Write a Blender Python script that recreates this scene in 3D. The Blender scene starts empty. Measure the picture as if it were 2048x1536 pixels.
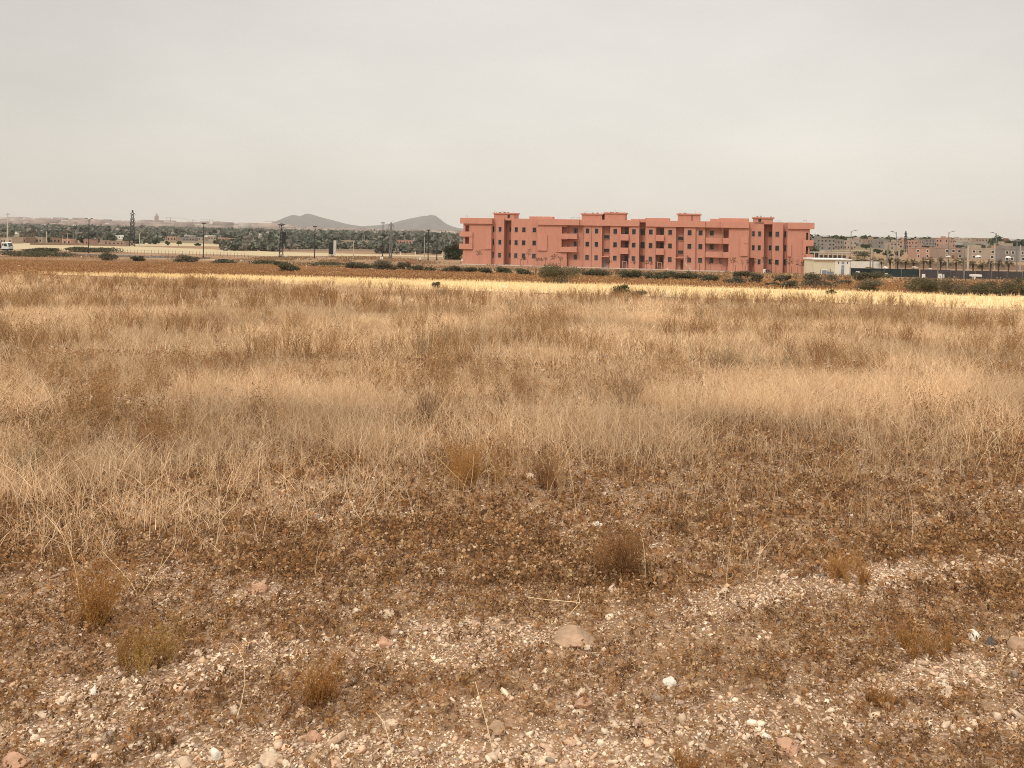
import bpy, math, random
import numpy as np
from mathutils import Vector, Matrix
R = math.radians
rng = np.random.default_rng(7)
random.seed(7)
sc = bpy.context.scene
col = sc.collection

# ------------------------------------------------------------------ camera
FPX = 1700.0; PX0, PY0 = 1024.0, 457.0; ROLL = R(1.0); EYE = 1.6
cam = bpy.data.cameras.new('camera'); camo = bpy.data.objects.new('camera', cam); col.objects.link(camo)
camo.location = (0, 0, EYE)
camo.rotation_euler = (Matrix.Rotation(R(90), 4, 'X') @ Matrix.Rotation(ROLL, 4, 'Z')).to_euler()
cam.sensor_width = 36; cam.lens = 36 * FPX / 2048
cam.shift_y = -(768 - PY0) / 2048
cam.clip_start = 0.05; cam.clip_end = 30000
sc.camera = camo

# ------------------------------------------------------------------ world, sun, exposure
w = bpy.data.worlds.new("World"); sc.world = w; w.use_nodes = True
SUN_EL, SUN_ROT = R(48), R(215)
nt = w.node_tree; nt.nodes.clear()
N = nt.nodes.new; Lk = nt.links.new
out = N('ShaderNodeOutputWorld'); bg = N('ShaderNodeBackground'); bg.inputs['Strength'].default_value = 0.10
sky = N('ShaderNodeTexSky'); sky.sky_type = 'NISHITA'; sky.sun_disc = False
sky.sun_elevation = SUN_EL; sky.sun_rotation = SUN_ROT; sky.dust_density = 4.0; sky.air_density = 1.0
tc = N('ShaderNodeTexCoord'); sep = N('ShaderNodeSeparateXYZ')
Lk(tc.outputs['Generated'], sep.inputs[0])
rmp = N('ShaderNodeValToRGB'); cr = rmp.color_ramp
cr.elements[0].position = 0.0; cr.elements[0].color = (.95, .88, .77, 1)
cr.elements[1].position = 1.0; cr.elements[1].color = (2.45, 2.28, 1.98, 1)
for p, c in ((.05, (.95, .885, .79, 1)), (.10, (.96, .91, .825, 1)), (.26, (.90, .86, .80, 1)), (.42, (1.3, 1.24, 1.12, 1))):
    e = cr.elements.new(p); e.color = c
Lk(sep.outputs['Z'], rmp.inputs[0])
nz = N('ShaderNodeTexNoise'); nz.inputs['Scale'].default_value = 2.2; nz.inputs['Detail'].default_value = 5; nz.inputs['Roughness'].default_value = .55
mp = N('ShaderNodeMapping'); mp.inputs['Scale'].default_value = (1, 1, 2.6); Lk(tc.outputs['Generated'], mp.inputs[0]); Lk(mp.outputs[0], nz.inputs['Vector'])
mr = N('ShaderNodeMapRange'); mr.inputs['From Min'].default_value = .3; mr.inputs['From Max'].default_value = .7
mr.inputs['To Min'].default_value = 8.2; mr.inputs['To Max'].default_value = 9.5; Lk(nz.outputs['Fac'], mr.inputs['Value'])
# cloud is thinner and brighter toward one side of the sky
dotn = N('ShaderNodeVectorMath'); dotn.operation = 'DOT_PRODUCT'; dotn.inputs[1].default_value = (math.sin(R(9)), math.cos(R(9)), 0)
Lk(tc.outputs['Generated'], dotn.inputs[0])
mr2 = N('ShaderNodeMapRange'); mr2.inputs['From Min'].default_value = .80; mr2.inputs['From Max'].default_value = 1.0
mr2.inputs['To Min'].default_value = .86; mr2.inputs['To Max'].default_value = 1.03; Lk(dotn.outputs['Value'], mr2.inputs['Value'])
mul0 = N('ShaderNodeMath'); mul0.operation = 'MULTIPLY'; Lk(mr.outputs[0], mul0.inputs[0]); Lk(mr2.outputs[0], mul0.inputs[1])
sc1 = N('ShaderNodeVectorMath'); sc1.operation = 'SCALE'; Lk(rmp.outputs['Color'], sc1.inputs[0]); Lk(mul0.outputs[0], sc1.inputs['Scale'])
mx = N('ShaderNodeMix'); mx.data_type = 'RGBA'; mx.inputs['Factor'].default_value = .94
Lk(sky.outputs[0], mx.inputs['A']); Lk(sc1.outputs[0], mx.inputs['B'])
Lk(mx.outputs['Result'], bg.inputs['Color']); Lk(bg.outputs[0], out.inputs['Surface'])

sun = bpy.data.lights.new('sun', 'SUN'); suno = bpy.data.objects.new('sun', sun); col.objects.link(suno)
sun.energy = 1.5; sun.angle = R(10); sun.color = (1, .95, .87)
sd = Vector((math.sin(SUN_ROT) * math.cos(SUN_EL), math.cos(SUN_ROT) * math.cos(SUN_EL), math.sin(SUN_EL)))
suno.rotation_euler = sd.to_track_quat('Z', 'Y').to_euler()
sc.view_settings.view_transform = 'Standard'; sc.view_settings.look = 'None'
sc.view_settings.exposure = 0.0; sc.view_settings.gamma = 1.0; sc.view_settings.use_curve_mapping = False
sc.render.engine = 'CYCLES'
sc.cycles.use_denoising = True; sc.cycles.denoising_prefilter = 'NONE'; sc.cycles.denoising_input_passes = 'RGB_ALBEDO_NORMAL'; sc.cycles.pixel_filter_type = 'BLACKMAN_HARRIS'; sc.cycles.filter_width = 1.0
try: sc.cycles.denoiser = 'OPENIMAGEDENOISE'
except Exception: pass
sc.cycles.max_bounces = 5; sc.cycles.diffuse_bounces = 2; sc.cycles.glossy_bounces = 2; sc.cycles.transmission_bounces = 3
sc.cycles.volume_bounces = 1; sc.cycles.transparent_max_bounces = 6
sc.cycles.caustics_reflective = False; sc.cycles.caustics_refractive = False
sc.cycles.sample_clamp_indirect = 4; sc.cycles.use_light_tree = False

# ------------------------------------------------------------------ rays and terrain
def ray(px, py):
    xc = (px - PX0) / FPX; yc = -(py - PY0) / FPX
    c, s = math.cos(ROLL), math.sin(ROLL)
    return np.array([xc * c - yc * s, 1.0, xc * s + yc * c])
def P(px, py, Y):                       # point on the ray at depth Y
    d = ray(px, py); return np.array([d[0] * Y, Y, EYE + d[2] * Y])

_T = {}
def vnoise(x, y, seed=0):
    if seed not in _T: _T[seed] = np.random.default_rng(1000 + seed).random((256, 256))
    t = _T[seed]; x = np.asarray(x, float); y = np.asarray(y, float)
    xi = np.floor(x).astype(int); yi = np.floor(y).astype(int); fx = x - xi; fy = y - yi
    fx = fx * fx * (3 - 2 * fx); fy = fy * fy * (3 - 2 * fy)
    a = t[xi & 255, yi & 255]; b = t[(xi + 1) & 255, yi & 255]; c = t[xi & 255, (yi + 1) & 255]; d = t[(xi + 1) & 255, (yi + 1) & 255]
    return (a * (1 - fx) + b * fx) * (1 - fy) + (c * (1 - fx) + d * fx) * fy
def fbm(x, y, sc_, seed=0, o=4):
    v = 0; a = .5; tot = 0
    for k in range(o):
        v = v + a * vnoise(np.asarray(x) / sc_ * 2 ** k + 17.3 * k, np.asarray(y) / sc_ * 2 ** k + 5.1 * k, seed + k); tot += a; a *= .5
    return v / tot
def sst(a, b, x):
    t = np.clip((np.asarray(x, float) - a) / (b - a), 0, 1); return t * t * (3 - 2 * t)

_PY = [-60, 0, 180, 215, 350, 600, 1000, 2000, 5000, 12000]
_PL = [1.5, 0, -6.95, -7.15, -8.3, -11, -14.5, -18, -20, -24]      # middle of the plain
_PR = [1.5, 0, -6.95, -7.15, -7.6, -4.9, -8, -14, -20, -24]        # right side climbs to the town
_PW = [1.5, 0, -6.95, -7.15, -8.3, -11, -14.5, -16, 3, -20]        # left side: the far town stands on a rise
def H(x, y, fine=True):
    x = np.asarray(x, float); y = np.asarray(y, float)
    u = x / np.maximum(y, 5)
    a = np.interp(y, _PY, _PL); b = np.interp(y, _PY, _PR); c = np.interp(y, _PY, _PW)
    wr = sst(.18, .36, u); wl = sst(-.14, -.55, u)
    z = a * (1 - wr - wl) + b * wr + c * wl
    z = z + (fbm(x, y, 30, 3) - .5) * 0.25 * sst(12, 40, y) * (1 - sst(60, 110, y))
    if fine:
        k = 1 - sst(12, 30, y)
        z = z + ((fbm(x, y, 1.6, 11, 3) - .5) * .07 + (fbm(x, y, .25, 12, 2) - .5) * .022) * k
    return z
def G(px, py, y0=1.5):                  # where the sight line through a point of the photograph meets the ground
    d = ray(px, py); ys = y0 * (1.012 ** np.arange(760))
    zz = EYE + d[2] * ys; hh = H(d[0] * ys, ys, False)
    k = np.argmax(zz < hh)
    if zz[k] >= hh[k]: k = len(ys) - 1
    k = max(k, 1); a, b = ys[k - 1], ys[k]
    for _ in range(20):
        m = (a + b) / 2
        if EYE + d[2] * m < float(H(d[0] * m, m, False)): b = m
        else: a = m
    x = d[0] * b
    return np.array([x, b, float(H(x, b))])
def px_m(Y): return Y / FPX             # metres per photograph pixel at depth Y

# ------------------------------------------------------------------ object helpers
def tag(o, label=None, cat=None, group=None, kind=None):
    if label: o['label'] = label
    if cat: o['category'] = cat
    if group: o['group'] = group
    if kind: o['kind'] = kind
    return o
def empty(name, loc=(0, 0, 0), rz=0, label=None, cat=None, group=None):
    o = bpy.data.objects.new(name, None); col.objects.link(o); o.location = loc; o.rotation_euler = (0, 0, rz)
    return tag(o, label, cat, group)
def link(name, me, m=None, parent=None):
    if m is not None and not len(me.materials): me.materials.append(m)
    o = bpy.data.objects.new(name, me); col.objects.link(o)
    if parent is not None: o.parent = parent
    return o
def np_mesh(name, V, F, m, parent=None, tint=None, smooth=False):
    V = np.ascontiguousarray(V, dtype=np.float32); F = np.ascontiguousarray(F, dtype=np.int32)
    me = bpy.data.meshes.new(name); k = F.shape[1]
    me.vertices.add(len(V)); me.vertices.foreach_set('co', V.ravel())
    me.loops.add(F.size); me.loops.foreach_set('vertex_index', F.ravel())
    me.polygons.add(len(F)); me.polygons.foreach_set('loop_start', np.arange(0, F.size, k, dtype=np.int32))
    me.polygons.foreach_set('loop_total', np.full(len(F), k, dtype=np.int32))
    if smooth: me.polygons.foreach_set('use_smooth', np.ones(len(F), bool))
    if tint is not None:
        at = me.color_attributes.new('tint', 'FLOAT_COLOR', 'POINT')
        c = np.ones((len(V), 4), np.float32); c[:, :3] = tint; at.data.foreach_set('color', c.ravel())
    me.update(calc_edges=True); me.validate()
    return link(name, me, m, parent)

class MB:
    def __init__(s): s.v = []; s.f = []
    def quad(s, a, b, c, d):
        n = len(s.v); s.v += [tuple(a), tuple(b), tuple(c), tuple(d)]; s.f.append((n, n + 1, n + 2, n + 3)); return s
    def box(s, x0, x1, y0, y1, z0, z1):
        n = len(s.v)
        s.v += [(x, y, z) for z in (z0, z1) for x, y in ((x0, y0), (x1, y0), (x1, y1), (x0, y1))]
        s.f += [tuple(n + i for i in q) for q in ((3, 2, 1, 0), (4, 5, 6, 7), (0, 1, 5, 4), (1, 2, 6, 5), (2, 3, 7, 6), (3, 0, 4, 7))]
        return s
    def bar(s, a, b, r, r2=None, n=6):   # tapered prism from a to b
        a = Vector(a); b = Vector(b); d = (b - a).normalized(); r2 = r if r2 is None else r2
        u = d.orthogonal().normalized(); v = d.cross(u); k = len(s.v)
        for c, rr in ((a, r), (b, r2)):
            for i in range(n):
                t = 2 * math.pi * i / n; s.v.append(tuple(c + (u * math.cos(t) + v * math.sin(t)) * rr))
        for i in range(n): s.f.append((k + i, k + (i + 1) % n, k + n + (i + 1) % n, k + n + i))
        s.f.append(tuple(k + i for i in range(n))[::-1]); s.f.append(tuple(k + n + i for i in range(n)))
        return s
    def prism(s, pts, y0, y1):           # polygon in x,z extruded along y
        n = len(pts); k = len(s.v)
        s.v += [(x, y0, z) for x, z in pts] + [(x, y1, z) for x, z in pts]
        s.f.append(tuple(range(k, k + n))); s.f.append(tuple(range(k + n, k + 2 * n))[::-1])
        for i in range(n): j = (i + 1) % n; s.f.append((k + j, k + i, k + n + i, k + n + j))
        return s
    def sphere(s, c, r, sz=1, nu=10, nv=6, half=False):
        k = len(s.v); rows = nv + 1
        for j in range(rows):
            ph = (math.pi / 2 if half else math.pi) * j / nv
            for i in range(nu):
                th = 2 * math.pi * i / nu
                s.v.append((c[0] + r * math.sin(ph) * math.cos(th), c[1] + r * math.sin(ph) * math.sin(th), c[2] + r * sz * math.cos(ph)))
        for j in range(nv):
            for i in range(nu):
                s.f.append((k + j * nu + i, k + (j + 1) * nu + i, k + (j + 1) * nu + (i + 1) % nu, k + j * nu + (i + 1) % nu))
        return s
    def mesh(s, name):
        me = bpy.data.meshes.new(name); me.from_pydata(s.v, [], s.f); me.update(); return me
    def build(s, name, m, parent=None, bevel=0):
        me = s.mesh(name); o = link(name, me, m, parent)
        if bevel:
            b = o.modifiers.new('bevel', 'BEVEL'); b.width = bevel; b.segments = 1; b.limit_method = 'ANGLE'
        return o
def copy_tree(o, parent=None):
    c = o.copy(); col.objects.link(c); c.parent = parent
    for ch in list(o.children): copy_tree(ch, c)
    return c

# ------------------------------------------------------------------ materials
def new_mat(name):
    m = bpy.data.materials.new(name); m.use_nodes = True; t = m.node_tree
    return m, t, t.nodes['Principled BSDF']
def mat(name, c, rough=.8, var=.12, scale=3.0, metal=0.0, bump=0.0, stretch=None):
    m, t, b = new_mat(name); b.inputs['Roughness'].default_value = rough; b.inputs['Metallic'].default_value = metal
    b.inputs['Specular IOR Level'].default_value = .25
    tc = t.nodes.new('ShaderNodeTexCoord'); n = t.nodes.new('ShaderNodeTexNoise'); n.inputs['Scale'].default_value = scale
    n.inputs['Detail'].default_value = 6; n.inputs['Roughness'].default_value = .65
    src = tc.outputs['Object']
    if stretch:
        mp = t.nodes.new('ShaderNodeMapping'); mp.inputs['Scale'].default_value = stretch; t.links.new(src, mp.inputs[0]); src = mp.outputs[0]
    t.links.new(src, n.inputs['Vector'])
    r = t.nodes.new('ShaderNodeMapRange'); r.inputs['From Min'].default_value = .25; r.inputs['From Max'].default_value = .75
    r.inputs['To Min'].default_value = 1 - var; r.inputs['To Max'].default_value = 1 + var; t.links.new(n.outputs['Fac'], r.inputs['Value'])
    s = t.nodes.new('ShaderNodeVectorMath'); s.operation = 'SCALE'; s.inputs[0].default_value = c[:3]; t.links.new(r.outputs[0], s.inputs['Scale'])
    t.links.new(s.outputs[0], b.inputs['Base Color'])
    if bump:
        bp = t.nodes.new('ShaderNodeBump'); bp.inputs['Strength'].default_value = bump; bp.inputs['Distance'].default_value = .02
        t.links.new(n.outputs['Fac'], bp.inputs['Height']); t.links.new(bp.outputs[0], b.inputs['Normal'])
    return m
def tint_mat(name, rough=.85, transl=.0, var=.25, scale=6, bump=0):
    m, t, b = new_mat(name); b.inputs['Roughness'].default_value = rough; b.inputs['Specular IOR Level'].default_value = .15
    a = t.nodes.new('ShaderNodeAttribute'); a.attribute_name = 'tint'
    tc = t.nodes.new('ShaderNodeTexCoord'); n = t.nodes.new('ShaderNodeTexNoise'); n.inputs['Scale'].default_value = scale; n.inputs['Detail'].default_value = 4
    t.links.new(tc.outputs['Object'], n.inputs['Vector'])
    r = t.nodes.new('ShaderNodeMapRange'); r.inputs['From Min'].default_value = .25; r.inputs['From Max'].default_value = .75
    r.inputs['To Min'].default_value = 1 - var; r.inputs['To Max'].default_value = 1 + var; t.links.new(n.outputs['Fac'], r.inputs['Value'])
    s = t.nodes.new('ShaderNodeVectorMath'); s.operation = 'SCALE'; t.links.new(a.outputs['Color'], s.inputs[0]); t.links.new(r.outputs[0], s.inputs['Scale'])
    t.links.new(s.outputs[0], b.inputs['Base Color'])
    if bump:
        bp = t.nodes.new('ShaderNodeBump'); bp.inputs['Strength'].default_value = bump; bp.inputs['Distance'].default_value = .004
        t.links.new(n.outputs['Fac'], bp.inputs['Height']); t.links.new(bp.outputs[0], b.inputs['Normal'])
    if transl:
        tr = t.nodes.new('ShaderNodeBsdfTranslucent'); t.links.new(s.outputs[0], tr.inputs['Color'])
        mxs = t.nodes.new('ShaderNodeMixShader'); mxs.inputs[0].default_value = transl
        t.links.new(b.outputs[0], mxs.inputs[1]); t.links.new(tr.outputs[0], mxs.inputs[2])
        t.links.new(mxs.outputs[0], t.nodes['Material Output'].inputs['Surface'])
    return m
M = {}
M['dry'] = tint_mat('dry plant', transl=.22, var=.12, scale=8)
M['leaf'] = tint_mat('leaf', transl=.1, var=.15, scale=2)
M['stone'] = tint_mat('stone', rough=.9, var=.28, scale=60, bump=.5)
M['plaster'] = mat('salmon plaster', (.55, .255, .182), .9, .11, 1.6, bump=.1, stretch=(1, 1, .22))
M['plaster_trim'] = mat('salmon cornice', (.57, .265, .19), .9, .08, 1.2, stretch=(1, 1, .4))
M['plaster_in'] = mat('salmon interior', (.38, .17, .115), .9, .08, .5)
M['surround'] = mat('window surround', (.42, .27, .23), .8, .1, 1)
M['glass'] = mat('window glass', (.030, .028, .028), .18, .3, .8); M['glass'].node_tree.nodes['Principled BSDF'].inputs['Specular IOR Level'].default_value = .5
M['curtain'] = mat('dim window', (.085, .065, .06), .4, .3, 1)
M['concrete'] = mat('concrete', (.42, .38, .33), .9, .15, .6)
M['pale_conc'] = mat('pale concrete', (.52, .45, .38), .9, .2, .5)
M['darkmetal'] = mat('dark metal', (.03, .03, .035), .5, .2, 2)
M['greymetal'] = mat('galvanised metal', (.22, .22, .215), .5, .2, 2, metal=.3)
M['white'] = mat('white paint', (.78, .77, .74), .6, .06, 1)
M['cream'] = mat('cream render', (.68, .61, .45), .85, .07, .5)
M['offwhite'] = mat('offwhite render', (.76, .72, .64), .85, .07, .5)
M['bluegrey'] = mat('blue grey paint', (.26, .28, .32), .6, .1, 1)
M['asphalt'] = mat('asphalt', (.11, .10, .095), .9, .25, .4)
M['dust'] = mat('dust track', (.50, .40, .29), .95, .2, .3)
M['rust'] = mat('rusty brown', (.22, .09, .05), .8, .3, 2)
M['pinkwall'] = mat('pink render', (.36, .26, .20), .9, .12, .3)
M['pinkwall2'] = mat('salmon render far', (.46, .28, .21), .9, .12, .3)
M['greyhouse'] = mat('grey block wall', (.27, .235, .21), .9, .15, .3)
M['tanhouse'] = mat('tan render', (.42, .33, .26), .9, .12, .3)
M['mud'] = mat('mud wall', (.27, .185, .135), .9, .18, .2)
M['shade_net'] = mat('shade netting', (.022, .035, .038), .9, .3, .5)
M['net_grey'] = mat('grey netting', (.075, .065, .068), .9, .3, .5)
M['black'] = mat('black rubber', (.02, .02, .02), .6, .2, 3)
M['bark'] = mat('bark', (.13, .09, .06), .95, .3, 6)
M['palmtrunk'] = mat('palm trunk', (.09, .06, .04), .95, .3, 6)
# ================================================================== TERRAIN
def build_ground():
    ys = np.concatenate([np.linspace(-40, 1.2, 22), 1.25 * (1.0155 ** np.arange(1, 605))])
    us = np.linspace(-1.25, 1.25, 300)
    Yg, Ug = np.meshgrid(ys, us, indexing='ij')
    X = Ug * np.maximum(Yg + 3, 12 + 0 * Yg); X = Ug * (np.abs(Yg) * .98 + 6)
    Z = H(X, Yg)
    V = np.stack([X, Yg, Z], -1).reshape(-1, 3)
    n, m_ = Yg.shape; idx = np.arange(n * m_).reshape(n, m_)
    F = np.stack([idx[:-1, :-1], idx[:-1, 1:], idx[1:, 1:], idx[1:, :-1]], -1).reshape(-1, 4)
    x, y = V[:, 0], V[:, 1]
    c = np.zeros((len(V), 3)); c[:] = (.31, .185, .105)
    g = sst(5, 9, y)[:, None]; c = c * (1 - g) + g * np.array((.33, .21, .115))
    k = sst(50, 60, y)[:, None]; c = c * (1 - k) + k * np.array((.34, .19, .09))
    k = sst(120, 165, y + 30 * (fbm(x, y, 25, 5) - .5))[:, None]; c = c * (1 - k) + k * np.array((.30, .19, .115))
    k = (sst(.5, .62, fbm(x, y, 9, 21)) * sst(60, 80, y) * .45)[:, None]; c = c * (1 - k) + k * np.array((.34, .235, .14))
    k = (sst(150, 175, y) * sst(.5, .6, fbm(x, y / 2.5, 6, 31)) * (1 - sst(230, 260, y)) * .6)[:, None]; c = c * (1 - k) + k * np.array((.26, .135, .09))
    k = sst(400, 500, y)[:, None]; c = c * (1 - k) + k * np.array((.20, .16, .10))
    k = (sst(.52, .6, fbm(x, y, 90, 41)) * sst(380, 450, y) * .7)[:, None]; c = c * (1 - k) + k * np.array((.30, .24, .155))
    k = sst(2500, 3000, y)[:, None]; c = c * (1 - k) + k * np.array((.21, .175, .15))
    m, t, b = new_mat('ground'); b.inputs['Roughness'].default_value = .95; b.inputs['Specular IOR Level'].default_value = .1
    at = t.nodes.new('ShaderNodeAttribute'); at.attribute_name = 'tint'
    tc = t.nodes.new('ShaderNodeTexCoord')
    def noise(s, d=6, r=.7):
        q = t.nodes.new('ShaderNodeTexNoise'); q.inputs['Scale'].default_value = s; q.inputs['Detail'].default_value = d; q.inputs['Roughness'].default_value = r
        t.links.new(tc.outputs['Object'], q.inputs['Vector']); return q.outputs['Fac']
    def mrange(v, a, b_, c_, d_):
        q = t.nodes.new('ShaderNodeMapRange'); q.inputs['From Min'].default_value = a; q.inputs['From Max'].default_value = b_
        q.inputs['To Min'].default_value = c_; q.inputs['To Max'].default_value = d_; t.links.new(v, q.inputs['Value']); return q.outputs[0]
    f1 = mrange(noise(28, 8, .75), .3, .7, .45, 1.5); f2 = mrange(noise(.6, 5), .3, .7, .8, 1.2)
    mu = t.nodes.new('ShaderNodeMath'); mu.operation = 'MULTIPLY'; t.links.new(f1, mu.inputs[0]); t.links.new(f2, mu.inputs[1])
    s = t.nodes.new('ShaderNodeVectorMath'); s.operation = 'SCALE'; t.links.new(at.outputs['Color'], s.inputs[0]); t.links.new(mu.outputs[0], s.inputs['Scale'])
    # crushed grit: voronoi cells, some pale
    vo = t.nodes.new('ShaderNodeTexVoronoi'); vo.inputs['Scale'].default_value = 95; t.links.new(tc.outputs['Object'], vo.inputs['Vector'])
    sp = t.nodes.new('ShaderNodeSeparateColor'); t.links.new(vo.outputs['Color'], sp.inputs[0])
    pale = mrange(sp.outputs[0], .55, .75, 0, 1)
    patch = mrange(noise(.9, 4), .42, .62, .25, 1)
    sy = t.nodes.new('ShaderNodeSeparateXYZ'); t.links.new(tc.outputs['Object'], sy.inputs[0])
    nearf = mrange(sy.outputs['Y'], 7, 12, .8, 0)
    m1 = t.nodes.new('ShaderNodeMath'); m1.operation = 'MULTIPLY'; t.links.new(pale, m1.inputs[0]); t.links.new(patch, m1.inputs[1])
    m2 = t.nodes.new('ShaderNodeMath'); m2.operation = 'MULTIPLY'; t.links.new(m1.outputs[0], m2.inputs[0]); t.links.new(nearf, m2.inputs[1])
    gc = t.nodes.new('ShaderNodeVectorMath'); gc.operation = 'SCALE'; gc.inputs[0].default_value = (.60, .45, .34); t.links.new(mrange(sp.outputs[1], 0, 1, .6, 1.3), gc.inputs['Scale'])
    mxx = t.nodes.new('ShaderNodeMix'); mxx.data_type = 'RGBA'; t.links.new(m2.outputs[0], mxx.inputs['Factor']); t.links.new(s.outputs[0], mxx.inputs['A']); t.links.new(gc.outputs[0], mxx.inputs['B'])
    t.links.new(mxx.outputs['Result'], b.inputs['Base Color'])
    ad = t.nodes.new('ShaderNodeMath'); ad.operation = 'SUBTRACT'; t.links.new(noise(45, 6), ad.inputs[0]); t.links.new(vo.outputs['Distance'], ad.inputs[1])
    bp = t.nodes.new('ShaderNodeBump'); bp.inputs['Strength'].default_value = .7; bp.inputs['Distance'].default_value = .012
    t.links.new(ad.outputs[0], bp.inputs['Height']); t.links.new(bp.outputs[0], b.inputs['Normal'])
    tag(np_mesh('ground', V, F, m, tint=c, smooth=True), 'dry stony brown soil of the open plain', kind='structure')
build_ground()

def sheet(name, near, far, m, lift, label, n=80, rows=10, xr=None, tint=None):
    """a strip of ground between two lines given as (photo x, photo y) pairs"""
    A = np.array([G(*p)[:2] for p in near]); B = np.array([G(*p)[:2] for p in far])
    def res(Q):
        t = np.linspace(0, 1, len(Q)); s = np.linspace(0, 1, n); return np.stack([np.interp(s, t, Q[:, 0]), np.interp(s, t, Q[:, 1])], 1)
    A, B = res(A), res(B)
    T = np.linspace(0, 1, rows)[:, None, None]
    XY = A[None] * (1 - T) + B[None] * T
    Z = H(XY[..., 0], XY[..., 1]) + lift
    V = np.concatenate([XY, Z[..., None]], -1).reshape(-1, 3); idx = np.arange(rows * n).reshape(rows, n)
    F = np.stack([idx[:-1, :-1], idx[:-1, 1:], idx[1:, 1:], idx[1:, :-1]], -1).reshape(-1, 4)
    return tag(np_mesh(name, V, F, m, smooth=True), label, kind='structure')
M['stubblesoil'] = mat('stubble soil', (.84, .63, .35), .95, .14, 1.2, stretch=(.5, 1.6, 1))
M['farstubble'] = mat('far stubble', (.47, .375, .235), .95, .15, .12)
FIELD_FAR = [(-300, 543), (70, 547), (250, 549), (500, 553), (750, 558.5), (1000, 565), (1250, 571), (1500, 578), (1800, 586), (2048, 592), (2350, 600)]
FIELD_NEAR = [(-300, 543.3), (70, 547.6), (250, 555), (500, 566), (750, 576), (1000, 585), (1250, 592), (1500, 600), (1800, 612), (2048, 622), (2350, 634)]
sheet('stubble_field', FIELD_NEAR, FIELD_FAR, M['stubblesoil'], .03, 'bright yellow stubble field crossing behind the weeds')
sheet('far_field', [(-200, 498), (0, 499), (160, 502), (300, 506), (430, 509), (560, 513), (740, 512), (900, 514)],
      [(-200, 483), (0, 486), (120, 487), (300, 494), (430, 499), (560, 504), (740, 508.5), (900, 512)], M['farstubble'], .03, 'pale yellow field beyond the road')
sheet('far_field', [(270, 491.5), (380, 492.5), (480, 494)], [(270, 484.5), (380, 487), (480, 490)], M['farstubble'], .05, 'small pale plot among the trees', n=20)
sheet('road', [(-200, 503.5), (0, 506), (100, 509.5), (200, 512.5), (300, 515.5), (420, 518)],
      [(-200, 499), (0, 501.5), (100, 505), (200, 509), (300, 512), (420, 515)], M['asphalt'], .04, 'grey asphalt road running past the field on the left')
sheet('dirt_track', [(300, 516.5), (450, 520.5), (560, 526), (700, 532), (800, 536), (930, 541)],
      [(300, 515.8), (450, 519.5), (560, 524.5), (700, 530), (800, 533), (930, 537)], M['dust'], .03, 'pale dirt track between the bushes')

# hills
M['hill'] = mat('bare hill', (.125, .112, .108), .95, .45, .018)
def hill(prof, Yc, label, depth=700):
    xs = np.array([P(p, 450, Yc)[0] for p, _ in prof]); zs = np.array([P(p, q, Yc)[2] for p, q in prof])
    X = np.linspace(xs[0], xs[-1], 160); T = np.linspace(-1, 1, 41)
    base = -25
    hh = np.interp(X, xs, zs)
    V = []
    for t in T:
        f = (1 - abs(t)) ** .9
        r = (fbm(X, np.full_like(X, t * depth), 160, 55, 4) - .5) * 26 * (1 - f) * 1.2
        V.append(np.stack([X, np.full_like(X, Yc + t * depth), base + (hh - base) * f + r * (t != 0) * np.clip((hh - base) / 60, 0, 1)], -1))
    V = np.array(V).reshape(-1, 3); idx = np.arange(41 * 160).reshape(41, 160)
    F = np.stack([idx[:-1, :-1], idx[:-1, 1:], idx[1:, 1:], idx[1:, :-1]], -1).reshape(-1, 4)
    tag(np_mesh('hill', V, F, M['hill'], smooth=True), label, kind='structure')
hill([(535, 458), (552, 451), (560, 447.5), (566, 444), (572, 438), (578, 434), (583, 430), (588, 430.2), (594, 431), (600, 432.4), (604, 432.8), (606, 430), (610, 428), (615, 427.3), (618, 427.6), (621, 428.6), (627, 429.5), (633, 431.8), (640, 434), (650, 436.8), (660, 439), (670, 441.6), (680, 444.5), (692, 447.6), (705, 450), (720, 452), (740, 456)], 5200, 'hazy grey hill with a notched flat top left of the buildings')
hill([(690, 460), (715, 453), (730, 452), (752, 450.6), (770, 448.6), (785, 446.3), (800, 441.5), (815, 438), (832, 434.8), (845, 432), (857, 431.2), (858.5, 429.6), (863, 430), (870, 431), (874, 434), (880, 438), (886, 443), (893, 448), (905, 453), (918, 456.2), (935, 458.5), (960, 463)], 5600, 'hazy grey hill with a small knob at its crest, nearer the salmon building')

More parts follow.
